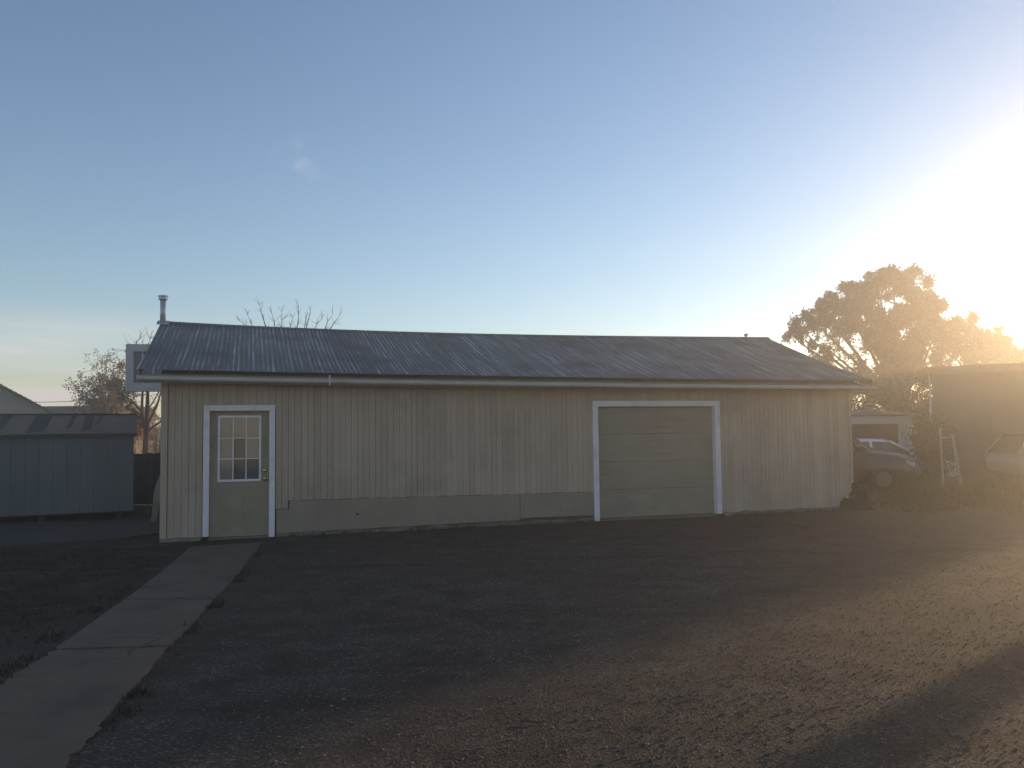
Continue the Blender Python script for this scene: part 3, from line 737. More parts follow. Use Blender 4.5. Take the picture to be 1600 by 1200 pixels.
fence()
def plank():
    m = MB(); rows = []
    A = at(240, 793, 15.6); B = at(252, 738, 15.9)
    for k in range(9):
        t = k/8; p = A.lerp(B, t); w = .035+.03*math.sin(math.pi*min(1, t*.8+.1)); off = .05*math.sin(math.pi*t)
        rows.append([(p.x-w-off*.6+.05, p.y-.02, p.z), (p.x+w*.6-off*.6+.05, p.y+.06, p.z)])
    rows[0] = [(x, y, z) for x, y, z in rows[0]]
    m.grid(rows); o = m.build('leaning_board', M['plank']); o.modifiers.new('thick', 'SOLIDIFY').thickness = .012
    # stands on a foot so that it reaches the ground
    tag(o, 'pale curved offcut of board leaning against the workshop by the dark fence', 'board')
    z = A.z
    for v in o.data.vertices:
        if abs(v.co.z-z) < .02: v.co.z = .0; v.co.x -= .04
plank()

# ------------------------------------------------------------------ houses and sign beyond
def gable_house():
    Y = 35; e = at(72, 648, Y); ap = at(-75, 561, Y); hw = e.x-ap.x; D = 9
    root = thing('gabled_house', 'pale stucco house with tiled gable roof behind the blue-grey shed', 'house', (ap.x, Y, 0), R(34))
    m = MB(); w = hw-.35
    zt = e.z+.05; zs = zt+(ap.z-zt)*(hw-w)/hw-.12
    m.poly([(-w,0,0),(w,0,0),(w,0,zs),(0,0,ap.z-.14),(-w,0,zs)]); m.poly([(-w,D,0),(-w,D,zs),(0,D,ap.z-.14),(w,D,zs),(w,D,0)])
    m.quad((w,0,0),(w,D,0),(w,D,zs),(w,0,zs)); m.quad((-w,0,zs),(-w,D,zs),(-w,D,0),(-w,0,0)); m.build('wall', M['stucco'], root)
    m = MB()
    n = 22
    for s in (1, -1):
        for k in range(n):
            t0, t1 = k/n, (k+1)/n
            P = lambda t, y, dz: (s*hw*t, y, ap.z+(e.z-ap.z)*t+dz)
            q = [P(t0,-.3,.0), P(t1,-.3,.035), P(t1,D+.3,.035), P(t0,D+.3,.0)]
            lo = [(x, y, z-.09) for x, y, z in q]
            m.hexa(lo+q if s > 0 else [lo[1],lo[0],lo[3],lo[2]]+[q[1],q[0],q[3],q[2]], 0, random.random())
    m.build('roof', M['tile'], root)
    m = MB(); m.box(-.6, .6, -.03, .0, 1.0, 2.1); f = m.build('window', M['whitewall'], root)
    m = MB(); m.box(-.52, .52, -.04, -.03, 1.08, 2.02); m.build('pane', M['carglass'], f)
gable_house()
def low_house():
    Y = 46; a = at(20, 634, Y); b = at(164, 632.5, Y)
    root = thing('dark_roofed_house', 'low house with flat dark roof seen just above the shed roof', 'house', ((a.x+b.x)/2, Y, 0))
    hw = (b.x-a.x)/2; zt = a.z
    m = MB(); m.box(-hw+.3, hw-.3, .4, 7, 0, zt-.7); m.build('wall', M['brownwall'], root)
    m = MB(); P = [(-hw,0,zt-.75),(hw,0,zt-.75),(hw,7.4,zt-.75),(-hw,7.4,zt-.75),(-hw,1.4,zt),(hw,1.4,zt),(hw,6,zt),(-hw,6,zt)]; m.hexa(P); m.build('roof', M['darkroof'], root)
    m = MB(); m.box(hw+.02-.35, hw-.02, .9, 1.3, zt-.6, zt+.02); m.build('chimney', M['whitewall'], root)
    m = MB(); m.box(-1, .2, .36, .4, 1.0, 2.0); m.build('window', M['carglass'], root)
low_house()
def sign():
    Y = 24; tl = at(196.5, 537.5, Y); bl = at(199, 611.5, Y); px = Y/F
    root = thing('sign_cabinet', 'grey framed signboard cabinet on a post behind the left end of workshop roof', 'sign', (tl.x, Y, 0), R(6))
    Wd = 2.6; z0, z1 = bl.z, tl.z; fw = 12*px; fb = 13*px
    m = MB()
    m.box(0, fw, 0, .35, z0, z1); m.box(Wd-fw, Wd, 0, .35, z0, z1)
    m.box(fw+.0005, Wd-fw-.0005, 0, .35, z1-fw, z1-.0005); m.box(fw+.0005, Wd-fw-.0005, 0, .35, z0+.0005, z0+fb); 
    m.build('frame', M['signframe'], root, bevel=.008)
    m = MB(); m.box(fw, Wd-fw, .08, .12, z0+fb, z1-fw); m.build('panel', M['signpanel'], root)
    for u in (.46, .76, 1.3, 1.9):
        m = MB(); m.box(u-.02, u+.02, .045, .08, z0+fb, z1-fw); m.build('stiffener', M['signframe'], root)
    m = MB(); m.tube([(Wd*.68, .2, -.1), (Wd*.68, .2, z0)], .12, 12); m.build('post', M['signframe'], root)
sign()

# ------------------------------------------------------------------ trees
def branches(m, p, d, L, r, depth, rnd, tips, spread=.6, up=.12, nseg=4, droop=0, kids=(2,3), shrink=.72, n=6):
    pts = [p]; rs = [r]; q = p; dd = d
    for k in range(nseg):
        dd = (dd + Vector((rnd.gauss(0,.14), rnd.gauss(0,.14), rnd.gauss(0,.1)+up*.5-droop*(k/nseg)))).normalized()
        q = q + dd*L/nseg; pts.append(q); rs.append(r*(1-.45*(k+1)/nseg))
    m.tube(pts, rs, n if r > .02 else 4, cap=False)
    if depth == 0: tips.append((q, dd)); return
    for k in range(rnd.randint(*kids)):
        t = rnd.uniform(.45, 1); i = min(int(t*nseg), nseg-1); s = pts[i].lerp(pts[i+1], t*nseg-i) if k else q
        ax = dd.orthogonal().normalized(); ax.rotate(Matrix.Rotation(rnd.uniform(0, 6.28), 3, dd))
        nd = (dd*math.cos(spread*rnd.uniform(.5,1.2)) + ax*math.sin(spread*rnd.uniform(.6,1.2))).normalized()
        branches(m, s, nd, L*shrink*rnd.uniform(.8,1.15), rs[-1]*.78, depth-1, rnd, tips, spread, up, max(2, nseg-1), droop, kids, shrink, n)
def leaf(m, p, s, rnd, sh):
    a = Vector((rnd.gauss(0,1), rnd.gauss(0,1), rnd.gauss(0,1))).normalized(); b = a.orthogonal().normalized()
    b.rotate(Matrix.Rotation(rnd.uniform(0, 6.28), 3, a)); c = a.cross(b)
    l, w = s*rnd.uniform(.8,1.3), s*rnd.uniform(.4,.65)
    m.quad(p-b*l*.5, p-c*w*.5, p+b*l*.5, p+c*w*.5, 0, sh)
def clump_tree(root, base_pt, Y, clumps, density, leafsize, matl, rnd, trunkr, limbs=True, thick=.8, barkm='bark'):
    """trunk at base_pt with a limb to every clump; clumps are (px, py, radius px, fill)"""
    o = Vector(root.location); crown = MB(); wood = MB(); px = Y/F
    fork = Vector((0, 0, 0)); 
    for (cx, cy, rp, fill) in clumps:
        dy = rnd.uniform(-1, 1)*thick*rp*px*1.6
        c = at(cx, cy, Y+dy) - o; r = rp*px
        n = int(density*fill*r*r*(r+.4)); ns = max(8, n//24)
        subs = []
        for q in range(11):
            v = Vector((rnd.gauss(0,1), rnd.gauss(0,1), rnd.gauss(0,1))).normalized()*r*rnd.uniform(.35,1.08); subs.append((c+v, r*rnd.uniform(.16,.36), rnd.random()))
        for k in range(ns):
            sc, sr, sh0 = rnd.choice(subs)
            v = Vector((rnd.gauss(0,1), rnd.gauss(0,1), rnd.gauss(0,1))).normalized()*sr*(rnd.random()**.5)
            sp_ = sc+v; sh = min(1, max(0, sh0+rnd.gauss(0,.15))); w = .09
            for _ in range(rnd.randint(14, 30)):
                leaf(crown, sp_+Vector((rnd.gauss(0,w), rnd.gauss(0,w), rnd.gauss(0,w))), leafsize, rnd, min(1, max(0, sh+rnd.gauss(0,.2))))
            if k % 14 == 0: wood.tube([tuple(c.lerp(sp_, .2)), tuple(c.lerp(sp_, .65)+Vector((0,0,-.05))), tuple(sp_)], [.03,.02,.006], 4, cap=False)
        if limbs:
            start = Vector((0, 0, max(.8, min(c.z*.5, 3.0)))); 
            mid = start.lerp(c, .5)+Vector((rnd.gauss(0,.15), rnd.gauss(0,.15), -.12*abs(c.x)+rnd.gauss(0,.1)))
            pts = []
            for k in range(8):
                t = k/7; p = start*(1-t)**2+mid*2*t*(1-t)+c*t*t; pts.append(p+Vector((rnd.gauss(0,.03), rnd.gauss(0,.03), rnd.gauss(0,.03))))
            wood.tube(pts, [trunkr*.5*(1-.85*k/7) for k in range(8)], 6, cap=False)
            for k in range(5):
                d = Vector((rnd.gauss(0,1), rnd.gauss(0,1), rnd.gauss(.4,.7))).normalized(); tips = []
                branches(wood, pts[rnd.randint(4, 7)], d, r*.7, trunkr*.12, 1, rnd, tips, nseg=3)
    zt = 3.2
    wood.tube([(rnd.gauss(0,.05)*k, rnd.gauss(0,.05)*k, -.35+(zt+.3)*k/6) for k in range(7)], [trunkr*(1.25 if k == 0 else 1-.09*k) for k in range(7)], 12)
    wood.build('trunk', M[barkm], root, smooth=True)
    crown.build('crown', matl, root)

def tree_big():
    Y = 38; b = at(1408, 690, Y); rnd = random.Random(31)
    root = thing('broadleaf_tree', 'big dark dense round-crowned tree behind the right end of workshop roof', 'tree', (b.x, Y, hgt(b.x, Y)))
    cl = [(1252,514,22,.8),(1238,524,12,.7),(1275,500,24,1),(1292,486,26,1.1),(1285,535,26,.35),(1318,468,30,1.0),(1345,455,30,1.1),(1372,450,26,1.2),(1395,448,26,1.3),(1425,446,26,1.4),(1446,462,28,1.4),(1455,488,26,1.4),(1465,512,20,1.2),
          (1340,490,40,1.0),(1390,490,42,1.2),(1430,500,42,1.3),(1410,530,36,1.1),(1445,540,32,1.0),(1320,522,26,.4),(1365,532,26,.55),(1296,562,22,.3),(1338,560,22,.28),(1268,552,16,.4),(1388,565,26,.7),(1425,575,36,1.3),(1345,592,22,.4),(1375,600,34,1.2),(1458,575,22,.6)]
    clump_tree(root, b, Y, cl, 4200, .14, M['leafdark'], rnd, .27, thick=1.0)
tree_big()
def tree_side():
    Y = 41; b = at(1540, 690, Y); rnd = random.Random(32)
    root = thing('broadleaf_tree', 'lower loose-crowned tree at the right edge, stepping down beside the big dark tree', 'tree', (b.x, Y, hgt(b.x, Y)))
    cl = [(1497,514,24,1.4),(1514,524,26,1.4),(1478,525,22,1.2),(1548,540,26,1.3),(1485,540,22,.8),(1530,540,24,.9),(1556,540,20,1.3),(1568,552,24,1.2),(1592,562,24,1.1),(1500,562,20,.4),(1535,568,26,.9),(1575,575,24,1),(1620,570,24,.9),(1655,575,26,.9),(1482,578,18,.4)]
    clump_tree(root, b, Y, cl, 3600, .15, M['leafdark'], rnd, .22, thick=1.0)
tree_side()

def bare_tree():
    Y = 28; b = at(452, 690, Y); rnd = random.Random(41)
    root = thing('bare_tree', 'leafless tree whose thin branch tips show above the roof ridge', 'tree', (b.x, Y, 0))
    m = MB(); tips = []
    top = at(450, 540, Y).z
    m.tube([(0,0,-.1),(.03,.02,1.2),(-.04,.03,2.4),(0,0,3.3)], [.17,.14,.12,.10], 10)
    tw = MB()
    o = Vector(root.location)
    for (px, py) in ((374,499),(386,492),(404,475),(424,489),(440,487),(467,481),(485,485),(500,497),(530,493),(519,491),(455,496),(478,497)):
        tip = at(px, py, Y+rnd.uniform(-.5,.5))-o; st_ = Vector((0,0,3.0+rnd.uniform(-.5,.3)))
        bend = st_.lerp(tip, .55)+Vector((rnd.gauss(0,.08), rnd.gauss(0,.08), .1))
        n = 9; pts = []
        for k in range(n+1):
            t = k/n; p = st_*(1-t)**2+bend*2*t*(1-t)+tip*t*t
            pts.append(p+Vector((rnd.gauss(0,.022), rnd.gauss(0,.022), rnd.gauss(0,.022)))*(1 if 0 < k else 0))
        m.tube(pts, [.05*(1-k/n)+.006 for k in range(n+1)], 6, cap=False)
        for k in range(5, n+1):
            for _ in range(3):
                d = ((pts[k]-pts[k-1]).normalized()*.8+Vector((rnd.gauss(0,.5), rnd.gauss(0,.5), rnd.gauss(.15,.4)))).normalized()
                branches(tw, pts[k], d, rnd.uniform(.10,.27), .008, 1, rnd, tips, spread=.6, nseg=3, kids=(1,3), shrink=.6)
    m.build('trunk', M['twig'], root, smooth=True); tw.build('crown', M['twig'], root)
bare_tree()
def left_trees():
    rnd = random.Random(51)
    Y = 42; b = at(172, 690, Y)
    root = thing('sparse_tree', 'thin-leaved tan tree with a dark clump in its crown above the shed', 'tree', (b.x, Y, 0))
    o = Vector(root.location); wood = MB(); lf = MB(); tips = []
    wood.tube([(0,0,-.1),(.05,0,.9),(.02,.05,1.6),(0,0,2.2)], [.16,.14,.12,.11], 10)
    for (px, py) in ((120,612),(128,595),(140,580),(150,574),(165,575),(178,566),(190,562),(198,570),(205,590),(130,628),(150,620),(160,600),(175,585),(195,610),(145,600),(170,625)):
        tip = at(px, py, Y+rnd.uniform(-1.5,1.5))-o; s0 = Vector((0,0,1.8+rnd.uniform(-.3,.3)))
        bend = s0.lerp(tip, .5)+Vector((0,0,.35)); n = 8; pts = []
        for k in range(n+1):
            t = k/n; pts.append(s0*(1-t)**2+bend*2*t*(1-t)+tip*t*t+Vector((rnd.gauss(0,.04), rnd.gauss(0,.04), rnd.gauss(0,.04))))
        wood.tube(pts, [.06*(1-k/n)+.008 for k in range(n+1)], 5, cap=False)
        for k in range(3, n+1):
            for _ in range(3):
                d = Vector((rnd.gauss(0,.7), rnd.gauss(0,.7), rnd.gauss(.1,.5))).normalized(); t2 = []
                branches(wood, pts[k], d, rnd.uniform(.25,.55), .012, 1, rnd, t2, nseg=2, droop=.3)
                for (q, dd) in t2:
                    sh = rnd.random()
                    for _ in range(9): leaf(lf, q+Vector((rnd.gauss(0,.09), rnd.gauss(0,.09), rnd.gauss(0,.09))), .11, rnd, min(1, max(0, sh+rnd.gauss(0,.2))))
    wood.build('trunk', M['twig'], root); lf.build('crown', M['leafdry'], root)
    cl = MB()
    for (px, py, rp) in ((178,604,9),(184,597,6),(172,603,6)):
        c = at(px, py, Y-.8)-o
        for _ in range(500):
            v = Vector((rnd.gauss(0,1), rnd.gauss(0,1), rnd.gauss(0,1)))*rp*Y/F*.5; leaf(cl, c+v, .09, rnd, rnd.random())
    cl.build('leaf_clump', M['leafolive'], root)
    # forked tree in the gap
    Y = 30; b = at(228, 700, Y)
    root = thing('forked_tree', 'nearly bare dark-trunked forked tree standing in the gap behind the fence', 'tree', (b.x, Y, 0))
    o = Vector(root.location); wood = MB(); lf = MB(); tw = MB()
    def limb(pix, r0, r1, dep=0):
        pts = [at(x, y, Y+dep*i/len(pix))-o for i, (x, y) in enumerate(pix)]
        wood.tube(pts, [r0+(r1-r0)*i/(len(pts)-1) for i in range(len(pts))], 7, cap=False); return pts
    P = [limb([(228,722),(228,700),(229,680),(229,662),(230,640),(231,612),(230,580),(226,550),(222,538)], .13, .015),
         limb([(228,668),(223,652),(222,630),(223,611),(218,580),(214,545),(213,534)], .07, .012, .5),
         limb([(230,663),(240,645),(247,628),(254,605),(262,580)], .055, .012, -.4), limb([(230,676),(240,666),(252,658),(265,652)], .05, .012, .3),
         limb([(222,645),(212,632),(203,624),(196,620)], .035, .01), limb([(231,640),(243,622),(250,608)], .03, .01, .4), limb([(222,655),(213,650),(205,648)], .03, .01, -.3),
         limb([(228,672),(219,662),(212,660)], .03, .01), limb([(218,580),(207,560),(200,545)], .02, .006), limb([(226,550),(233,535),(236,525)], .012, .004)]
    for pts in P:
        for k in range(2, len(pts)):
            for _ in range(5):
                d = Vector((rnd.gauss(0,.8), rnd.gauss(0,.6), rnd.gauss(.1,.5))).normalized(); t2 = []
                branches(tw, pts[k-1].lerp(pts[k], rnd.random()), d, rnd.uniform(.2,.5), .011, 1, rnd, t2, nseg=2)
    for (px, py, rp, nn) in ((196,614,13,420),(203,630,9,220),(190,625,9,160),(205,640,6,90),(208,618,7,80)):
        c = at(px, py, Y)-o
        for _ in range(nn): leaf(lf, c+Vector((rnd.gauss(0,1), rnd.gauss(0,1), rnd.gauss(0,.8)))*rp*Y/F*.55, .07, rnd, rnd.random())
    wood.build('trunk', M['bark'], root, smooth=True); tw.build('crown', M['bark'], root); lf.build('leaf_clump', M['leafolive'], root)
    # small autumn tree
    Y = 37; b = at(215, 705, Y)
    root = thing('autumn_tree', 'small orange and red leaved tree glowing beside the shed corner', 'tree', (b.x, Y, 0))
    o = Vector(root.location); wood = MB(); l1 = MB(); l2 = MB(); tips = []
    branches(wood, Vector((0,0,-.1)), Vector((0,0,1)), 1.2, .06, 2, rnd, tips, nseg=4)
    for (px, py, rp, t) in ((217,668,8,0),(214,680,9,0),(220,676,6,0),(213,657,7,1),(218,650,5,1),(210,646,5,1),(222,662,5,1)):
        c = at(px, py, Y)-o
        for _ in range(260): leaf((l2 if t else l1), c+Vector((rnd.gauss(0,1), rnd.gauss(0,1), rnd.gauss(0,1)))*rp*Y/F*.5, .085, rnd, rnd.random())
    wood.build('trunk', M['bark'], root); l1.build('crown', M['leaforange'], root); l2.build('upper_crown', M['leafred'], root)
left_trees()

def bush(name, label, cat, px, Y, zc, rx, ry, rz, n, leafs, matl, seed, zoff=0, group=None):
    b = at(px, 690, Y); rnd = random.Random(seed)
    root = thing(name, label, cat, (b.x, Y, hgt(b.x, Y)), 0, group); lf = MB(); wood = MB()
    for k in range(n//24):
        v = Vector((rnd.gauss(0,1), rnd.gauss(0,1), rnd.gauss(0,1))).normalized()*(rnd.random()**.4)
        s = 1+.3*noise.noise(v*2.3+Vector((seed,0,0)))
        c = Vector((v.x*rx*s, v.y*ry*s, max(.05, zc+v.z*rz*s))); sh = rnd.random()
        if k % 6 == 0: wood.tube([(v.x*.1, v.y*.1, -.05), tuple(c*.5), tuple(c)], [.03,.02,.008], 5, cap=False)
        for _ in range(24): leaf(lf, c+Vector((rnd.gauss(0,.16), rnd.gauss(0,.16), rnd.gauss(0,.14))), leafs, rnd, min(1, max(0, sh+rnd.gauss(0,.2))))
    wood.build('stems', M['bark'], root); lf.build('foliage', matl, root)
bush('shrub', 'dark tall shrub filling the space below the big tree beside the workshop', 'shrub', 1362, 36.5, 2.0, 1.5, 1.2, 1.9, 9000, .14, M['leafdark'], 61)
bush('shrub', 'olive shrub in front of the brown building corner, hiding the nose of the white car', 'shrub', 1456, 24.4, 1.0, .45, .45, .95, 6000, .09, M['leafolive'], 62)
bush('shrub', 'dark tall shrub in the gap between the small garage and the brown building', 'shrub', 1446, 35.5, 2.0, 1.0, .9, 1.9, 8000, .14, M['leafdark'], 67)
bush('shrub', 'brownish thin shrub seen past the forked trunk next to the workshop wall', 'shrub', 246, 44, 1.4, 1.2, .8, 1.4, 2200, .10, M['leafdry'], 63)

bush('shrub', 'unseen thin shrub added at the brown building end to soften its shadow edge', 'shrub', 1905, 24.0, 1.9, .75, .75, 1.5, 1900, .12, M['leafdark'], 66)  # out of view, added to break up the building's shadow edge
# ------------------------------------------------------------------ things on the right
def brown_building():
    Y = 27; a = at(1455, 574, Y); z = a.z; yaw = R(-29); X1 = 7.2
    root = thing('flat_roofed_building', 'brown flat-roofed building with white downspout at its corner under the trees', 'building', (a.x, Y, hgt(a.x, Y)-.02), yaw)
    z -= root.location.z
    m = MB(); D = 7; W0, W1 = 5.4, 6.4                       # a doorway in the front wall
    m.box(0, X1, .0, .2, 2.2, z-.25); m.box(0, W0, .0, .2, 0, 2.2); m.box(W1, X1, 0, .2, 0, 2.2); m.box(0, .2, .201, D, 0, z-.25); m.box(X1-.2, X1, .201, D, 0, z-.25); m.box(0, X1, D, D+.2, 0, z-.25)
    m.build('wall', M['brownwall'], root)
    m = MB(); m.box(-.25, X1+.25, -.35, D+.5, z-.249, z); m.build('roof', M['darkroof'], root)
    m = MB(); m.box(W0, W1, .08, .13, .02, 2.19); m.build('door', M['cardark'], root)
    m = MB(); m.tube([(-.06,-.3,z-.2),(-.06,-.12,z-.5),(-.06,-.06,z-.75),(-.06,-.06,.1),(-.06,-.2,.02)], .03, 8); m.build('downspout', M['pipe'], root)
brown_building()
def white_garage():
    Y = 30.5; a = at(1381, 650, Y); b = at(1424, 650, Y); h = hgt(a.x, Y); z = a.z-h
    root = thing('small_garage', 'small white-fronted garage with a dark open doorway behind the parked cars', 'garage', (a.x, Y, h), R(0))
    w = b.x-a.x; t = .29; p = .44; D = 3.6; wl = 2.0
    m = MB(); m.box(-wl, w, 0, .15, z-t, z); m.box(w-p, w, 0, .15, 0, z-t-.0005); m.box(-wl, -wl+.3, 0, .15, 0, z-t-.0005)
    m.build('door_surround', M['whitewall'], root)
    m = MB(); m.box(w-.15, w, .151, D, 0, z-.05); m.box(-wl, -wl+.15, .151, D, 0, z-.05); m.box(-wl, w, D, D+.15, 0, z-.05); m.build('wall', M['brownwall'], root)
    m = MB(); P = [(-wl-.2,-.1,z+.001),(w+.2,-.1,z+.001),(w+.2,D+.3,z+.001),(-wl-.2,D+.3,z+.001),(-wl-.2,-.1,z+.06),(w+.2,-.1,z+.06),(w+.2,D+.3,z+.3),(-wl-.2,D+.3,z+.3)]; m.hexa(P); m.build('roof', M['darkroof'], root)
white_garage()

def car(name, label, paint, loc, rz, L=4.5, Hh=1.45, suv=False, group=None):
    root = thing(name, label, 'car', loc, rz, group)
    # length along x, nose at +x; stations: x, half width, sill z, belt z, crown extra
    hl = L/2; k = Hh/1.45
    low = [(-hl,.62,.42,.62),(-hl+.06,.78,.32,.80),(-hl+.35,.86,.25,.90),(-hl+.9,.89,.20,.93),(-.3,.90,.18,.92),(.6,.90,.18,.91),(hl-1.0,.89,.20,.89),(hl-.55,.87,.22,.83),(hl-.2,.80,.25,.74),(hl-.04,.66,.30,.62),(hl,.58,.36,.55)]
    def section(x, w, zs, zb):
        zb *= k; zm = (zs+zb)/2
        pts = [(0,zs),(w*.85,zs),(w*.97,zs+.06),(w,zm),(w*.98,zb-.10),(w*.90,zb-.02),(w*.70,zb+.012),(w*.35,zb+.03),(0,zb+.035)]
        return [(x, y, z) for y, z in pts]+[(x, -y, z) for y, z in reversed(pts[1:-1])]
    m = MB(); rows = [section(*s) for s in low]; rows = [r+[r[0]] for r in rows]
    m.grid(rows); m.poly(rows[0][:-1]); m.poly(rows[-1][:-1][::-1])
    body = m.build('body', paint, root, smooth=True)
    zb = .91*k; zr = Hh
    xs_ = (-hl+.55, -hl+1.25, .15, hl-1.15) if not suv else (-hl+.12, -hl+.55, .2, hl-1.2)
    wt, wb = .60, .80
    def gh(x, w, z): return [(x, -w, z), (x, w, z)]
    A = [(xs_[0], wb-.04, zb), (xs_[1], wt, zr-.03), (xs_[2], wt, zr), (xs_[3], wb-.04, zb)]
    m = MB()
    for (p, q) in ((A[0], A[1]), (A[2], A[3])):          # rear and front screens
        m.quad((p[0], -p[1]*.94, p[2]), (p[0], p[1]*.94, p[2]), (q[0], q[1]*.94, q[2]), (q[0], -q[1]*.94, q[2]))
    for s in (1, -1):
        mid = (A[1][0]+A[2][0])/2
        m.poly([(A[0][0]+.1, s*(wb-.02), zb), (mid-.04, s*wb, zb), (mid-.04, s*(wt+.02), zr-.08), (A[1][0]+.08, s*(wt+.02), zr-.1)])
        m.poly([(mid+.04, s*wb, zb), (A[3][0]-.15, s*(wb-.02), zb), (A[2][0]+.02, s*(wt+.02), zr-.09), (mid+.04, s*(wt+.02), zr-.08)])
    m.build('window_glass', M['carglass'], root)
    m = MB(); rows = []
    for i in range(9):                                   # roof skin
        t = i/8; x = A[1][0]-.05+(A[2][0]+.1-A[1][0])*t; c = zr-.05*(2*t-1)**2
        rows.append([(x, -wt-.03, c-.075), (x, -wt*.8, c-.01), (x, 0, c+.015), (x, wt*.8, c-.01), (x, wt+.03, c-.075)])
    m.grid(rows); m.build('roof', paint, body, smooth=True)
    for s in (1, -1):
        mid = (A[1][0]+A[2][0])/2
        for (p, q, w, h) in (((A[0][0]-.02, s*(wb-.04), zb-.02), (A[1][0], s*(wt+.01), zr-.06), .07, .06), ((A[3][0]+.05, s*(wb-.04), zb-.03), (A[2][0]+.02, s*(wt+.01), zr-.06), .06, .06), ((mid, s*wb, zb-.02), (mid, s*(wt+.02), zr-.07), .08, .04)):
            m = MB(); m.beam(p, q, w, h); m.build('pillar', paint, body)
    for sx in (-hl+.85, hl-.85):
        for s in (1, -1):
            w = MB(); w.tube([(sx, s*.70, .31), (sx, s*.74, .31), (sx, s*.87, .31), (sx, s*.905, .31)], [.26,.32,.32,.27], 24); t = w.build('wheel', M['tyre'], root)
            w = MB(); w.tube([(sx, s*.88, .31), (sx, s*.915, .31)], [.21,.19], 20); w.build('rim', M['rim'], t)
    for s in (1, -1):
        w = MB(); w.hexa([(hl-.28,s*.52,.60*k),(hl-.05,s*.5,.55*k),(hl-.14,s*.78,.56*k),(hl-.3,s*.80,.61*k),(hl-.30,s*.52,.70*k),(hl-.06,s*.5,.63*k),(hl-.16,s*.79,.66*k),(hl-.34,s*.83,.72*k)]); w.build('headlight', M['lamp'], root)
        w = MB(); w.box(xs_[3]-.32, xs_[3]-.16, min(s*.90, s*1.06), max(s*.90, s*1.06), .93*k, 1.06*k); w.build('mirror', paint, root, bevel=.03)
    w = MB(); w.box(hl-.02, hl+.03, -.5, .5, .33, .40); w.build('bumper', M['tyre'], root)
    return root
fr = gnd(1448, 766); car('parked_car', 'dark car parked beside the workshop wall, only its nose and windscreen in view', M['cardark'], (fr.x-1.95, fr.y+1.35, hgt(fr.x, fr.y)), R(-28), 4.5, 1.62, suv=True)
p = at(1436, 700, 27.6); car('parked_car', 'white car half hidden behind the dark car, in front of the small garage', M['carwhite'], (11.55, 26.1, hgt(11.55, 26)), R(-12), 4.3, 1.42)
p = at(1558, 700, 24.6); car('parked_car', 'dull tan hatchback at the right edge in front of the brown flat-roofed building', M['carbeige'], (p.x+2.2, 24.6, hgt(p.x, 24.6)), R(4), 4.5, 1.5, suv=True)
def rack():
    Y = 23.5; a = at(1470, 668, Y); b = at(1488, 678, Y); h = hgt(a.x, Y)
    root = thing('wooden_frame', 'two pale wooden posts joined by a crossbar, standing in the dry grass', 'frame', (a.x, Y, h))
    w = b.x-a.x
    m = MB(); m.beam((0,0,-.1), (-.02,0,a.z-h), .05, .05); m.build('post', M['wood'], root)
    m = MB(); m.beam((w+.2,0,-.1), (w,0,b.z-h), .06, .06); m.build('post', M['wood'], root)
    zc = at(1480, 684, Y).z-h
    m = MB(); m.beam((.03,0,zc), (w-.02,0,zc+.02), .04, .05); m.build('crossbar', M['wood'], root)
rack()
q = gnd(1372, 757)
bxo = thing('plastic_crate', 'small white plastic crate lying on the ground in front of the dark car', 'crate', (q.x, q.y-.6, hgt(q.x, q.y)), R(12))
m = MB(); t = .012; w, d, h = .24, .17, .15
w2 = w/2
m.box(-w2, w2, -d/2, d/2, 0, t); m.box(-w2, w2, -d/2, -d/2+t, t+.0003, h); m.box(-w2, w2, d/2-t, d/2, t+.0003, h); m.box(-w2, -w2+t, -d/2+t+.0003, d/2-t-.0003, t+.0003, h); m.box(w2-t, w2, -d/2+t+.0003, d/2-t-.0003, t+.0003, h)
m.build('tub', M['boxwhite'], bxo, bevel=.004)
m = MB(); 
for (x0, x1, y0, y1) in ((-w2-.012, w2+.012, -d/2-.012, -d/2-.0005), (-w2-.012, w2+.012, d/2+.0005, d/2+.012), (-w2-.012, -w2-.0005, -d/2, d/2), (w2+.0005, w2+.012, -d/2, d/2)): m.box(x0, x1, y0, y1, h-.03, h+.003)
m.build('rim', M['boxwhite'], bxo)

def pole():  # pole out of view, added to cast the shadow stripe on the gravel
    t = 13.0; x, y = 2.75+math.sin(SUN_AZ)*t, 5.1+math.cos(SUN_AZ)*t
    root = thing('shadow_pole', 'unseen thick wooden pole added to cast a long shadow across the gravel', 'pole', (x, y, 0))
    m = MB(); m.tube([(0,0,-.3),(0,0,3),(0,0,7.6)], [.25,.23,.17], 16); m.build('shaft', M['polewood'], root, smooth=True)
    m = MB(); m.beam((-1.1,.2,7.1),(1.1,.2,7.1),.1,.12); m.build('crossarm', M['polewood'], root)
pole()
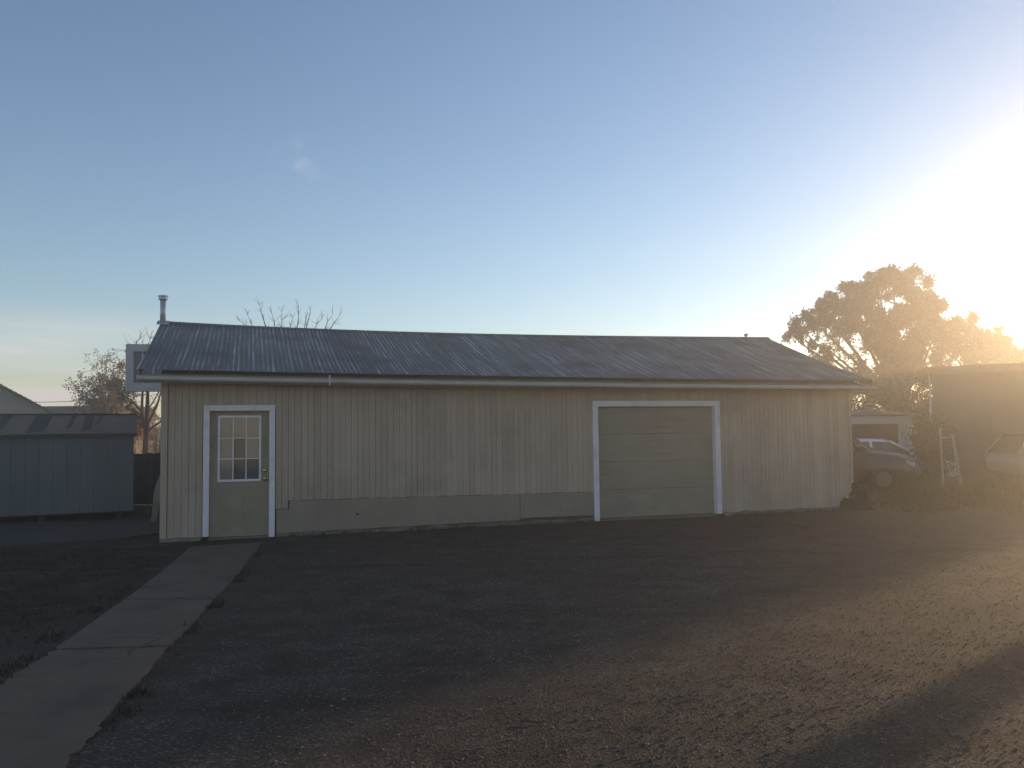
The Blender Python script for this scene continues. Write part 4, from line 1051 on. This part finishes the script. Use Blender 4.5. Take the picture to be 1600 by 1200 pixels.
# overhead cable far left
m = MB(); A = at(-60, 622, 60); B = at(150, 624, 60); n = 20
m.tube([(A.x+(B.x-A.x)*k/n, 60, A.z+(B.z-A.z)*k/n-.25*(1-(2*k/n-1)**2)) for k in range(n+1)], .022, 5)
tag(m.build('overhead_cable', M['cable']), 'thin overhead cable crossing the pale sky above the shed', 'cable')
# twigs on the gravel
for (px, py, a, L) in ((830,1131,.1,.16),(1040,940,.5,.2),(560,1010,-.3,.15)):
    c = gnd(px, py); m = MB(); m.tube([(-L/2,0,.008),(-L*.1,.012,.014),(L*.2,-.006,.010),(L/2,.01,.008)], [.003,.005,.004,.002], 6); m.tube([(0,0,.012),(L*.2,.04,.02)], [.003,.0015], 5)
    o = m.build('twig', M['bark']); o.location = (c.x, c.y, hgt(c.x, c.y)); o.rotation_euler = (0,0,a)
    tag(o, 'thin dry twig lying on the %s' % {830:'dark gravel nearest the camera', 1040:'gravel in front of the garage door', 560:'gravel to the right of the path'}[px], 'twig', 'twigs on the gravel')

# ------------------------------------------------------------------ far-off treeline closing the horizon
m = MB(); rnd = random.Random(77)
for k in range(900):
    a = rnd.uniform(-1.35, 1.35); d = rnd.uniform(95, 112); x, y = math.sin(a)*d, math.cos(a)*d
    if abs(x) > 114 or y > 114: continue
    hh = 2.2+1.8*(noise.noise((a*9, 0, 0))+.5)*rnd.random()
    for _ in range(26): leaf(m, Vector((x+rnd.gauss(0,1.1), y+rnd.gauss(0,.8), abs(rnd.gauss(hh*.45, hh*.4)))), .55, rnd, rnd.random())
tag(m.build('far_treeline', M['leafolive']), kind='stuff')

# ------------------------------------------------------------------ scattering volume added to imitate the veil of lens flare
HAZE = .0056; ANIS = .8
m = MB(); m.box(-124, 124, -24, 124, -1.4, 8.4)
hz = m.build('flare_haze', [bpy.data.materials.new('flare veil')]); hm = hz.data.materials[0]; hm.use_nodes = True
ns, ln = hm.node_tree.nodes, hm.node_tree.links
ns.remove(ns['Principled BSDF']); pv = ns.new('ShaderNodeVolumePrincipled'); ln.new(pv.outputs[0], ns['Material Output'].inputs['Volume'])
pv.inputs['Density'].default_value = HAZE; pv.inputs['Anisotropy'].default_value = ANIS; pv.inputs['Color'].default_value = (.96,.93,.88,1)
tag(hz, kind='stuff')
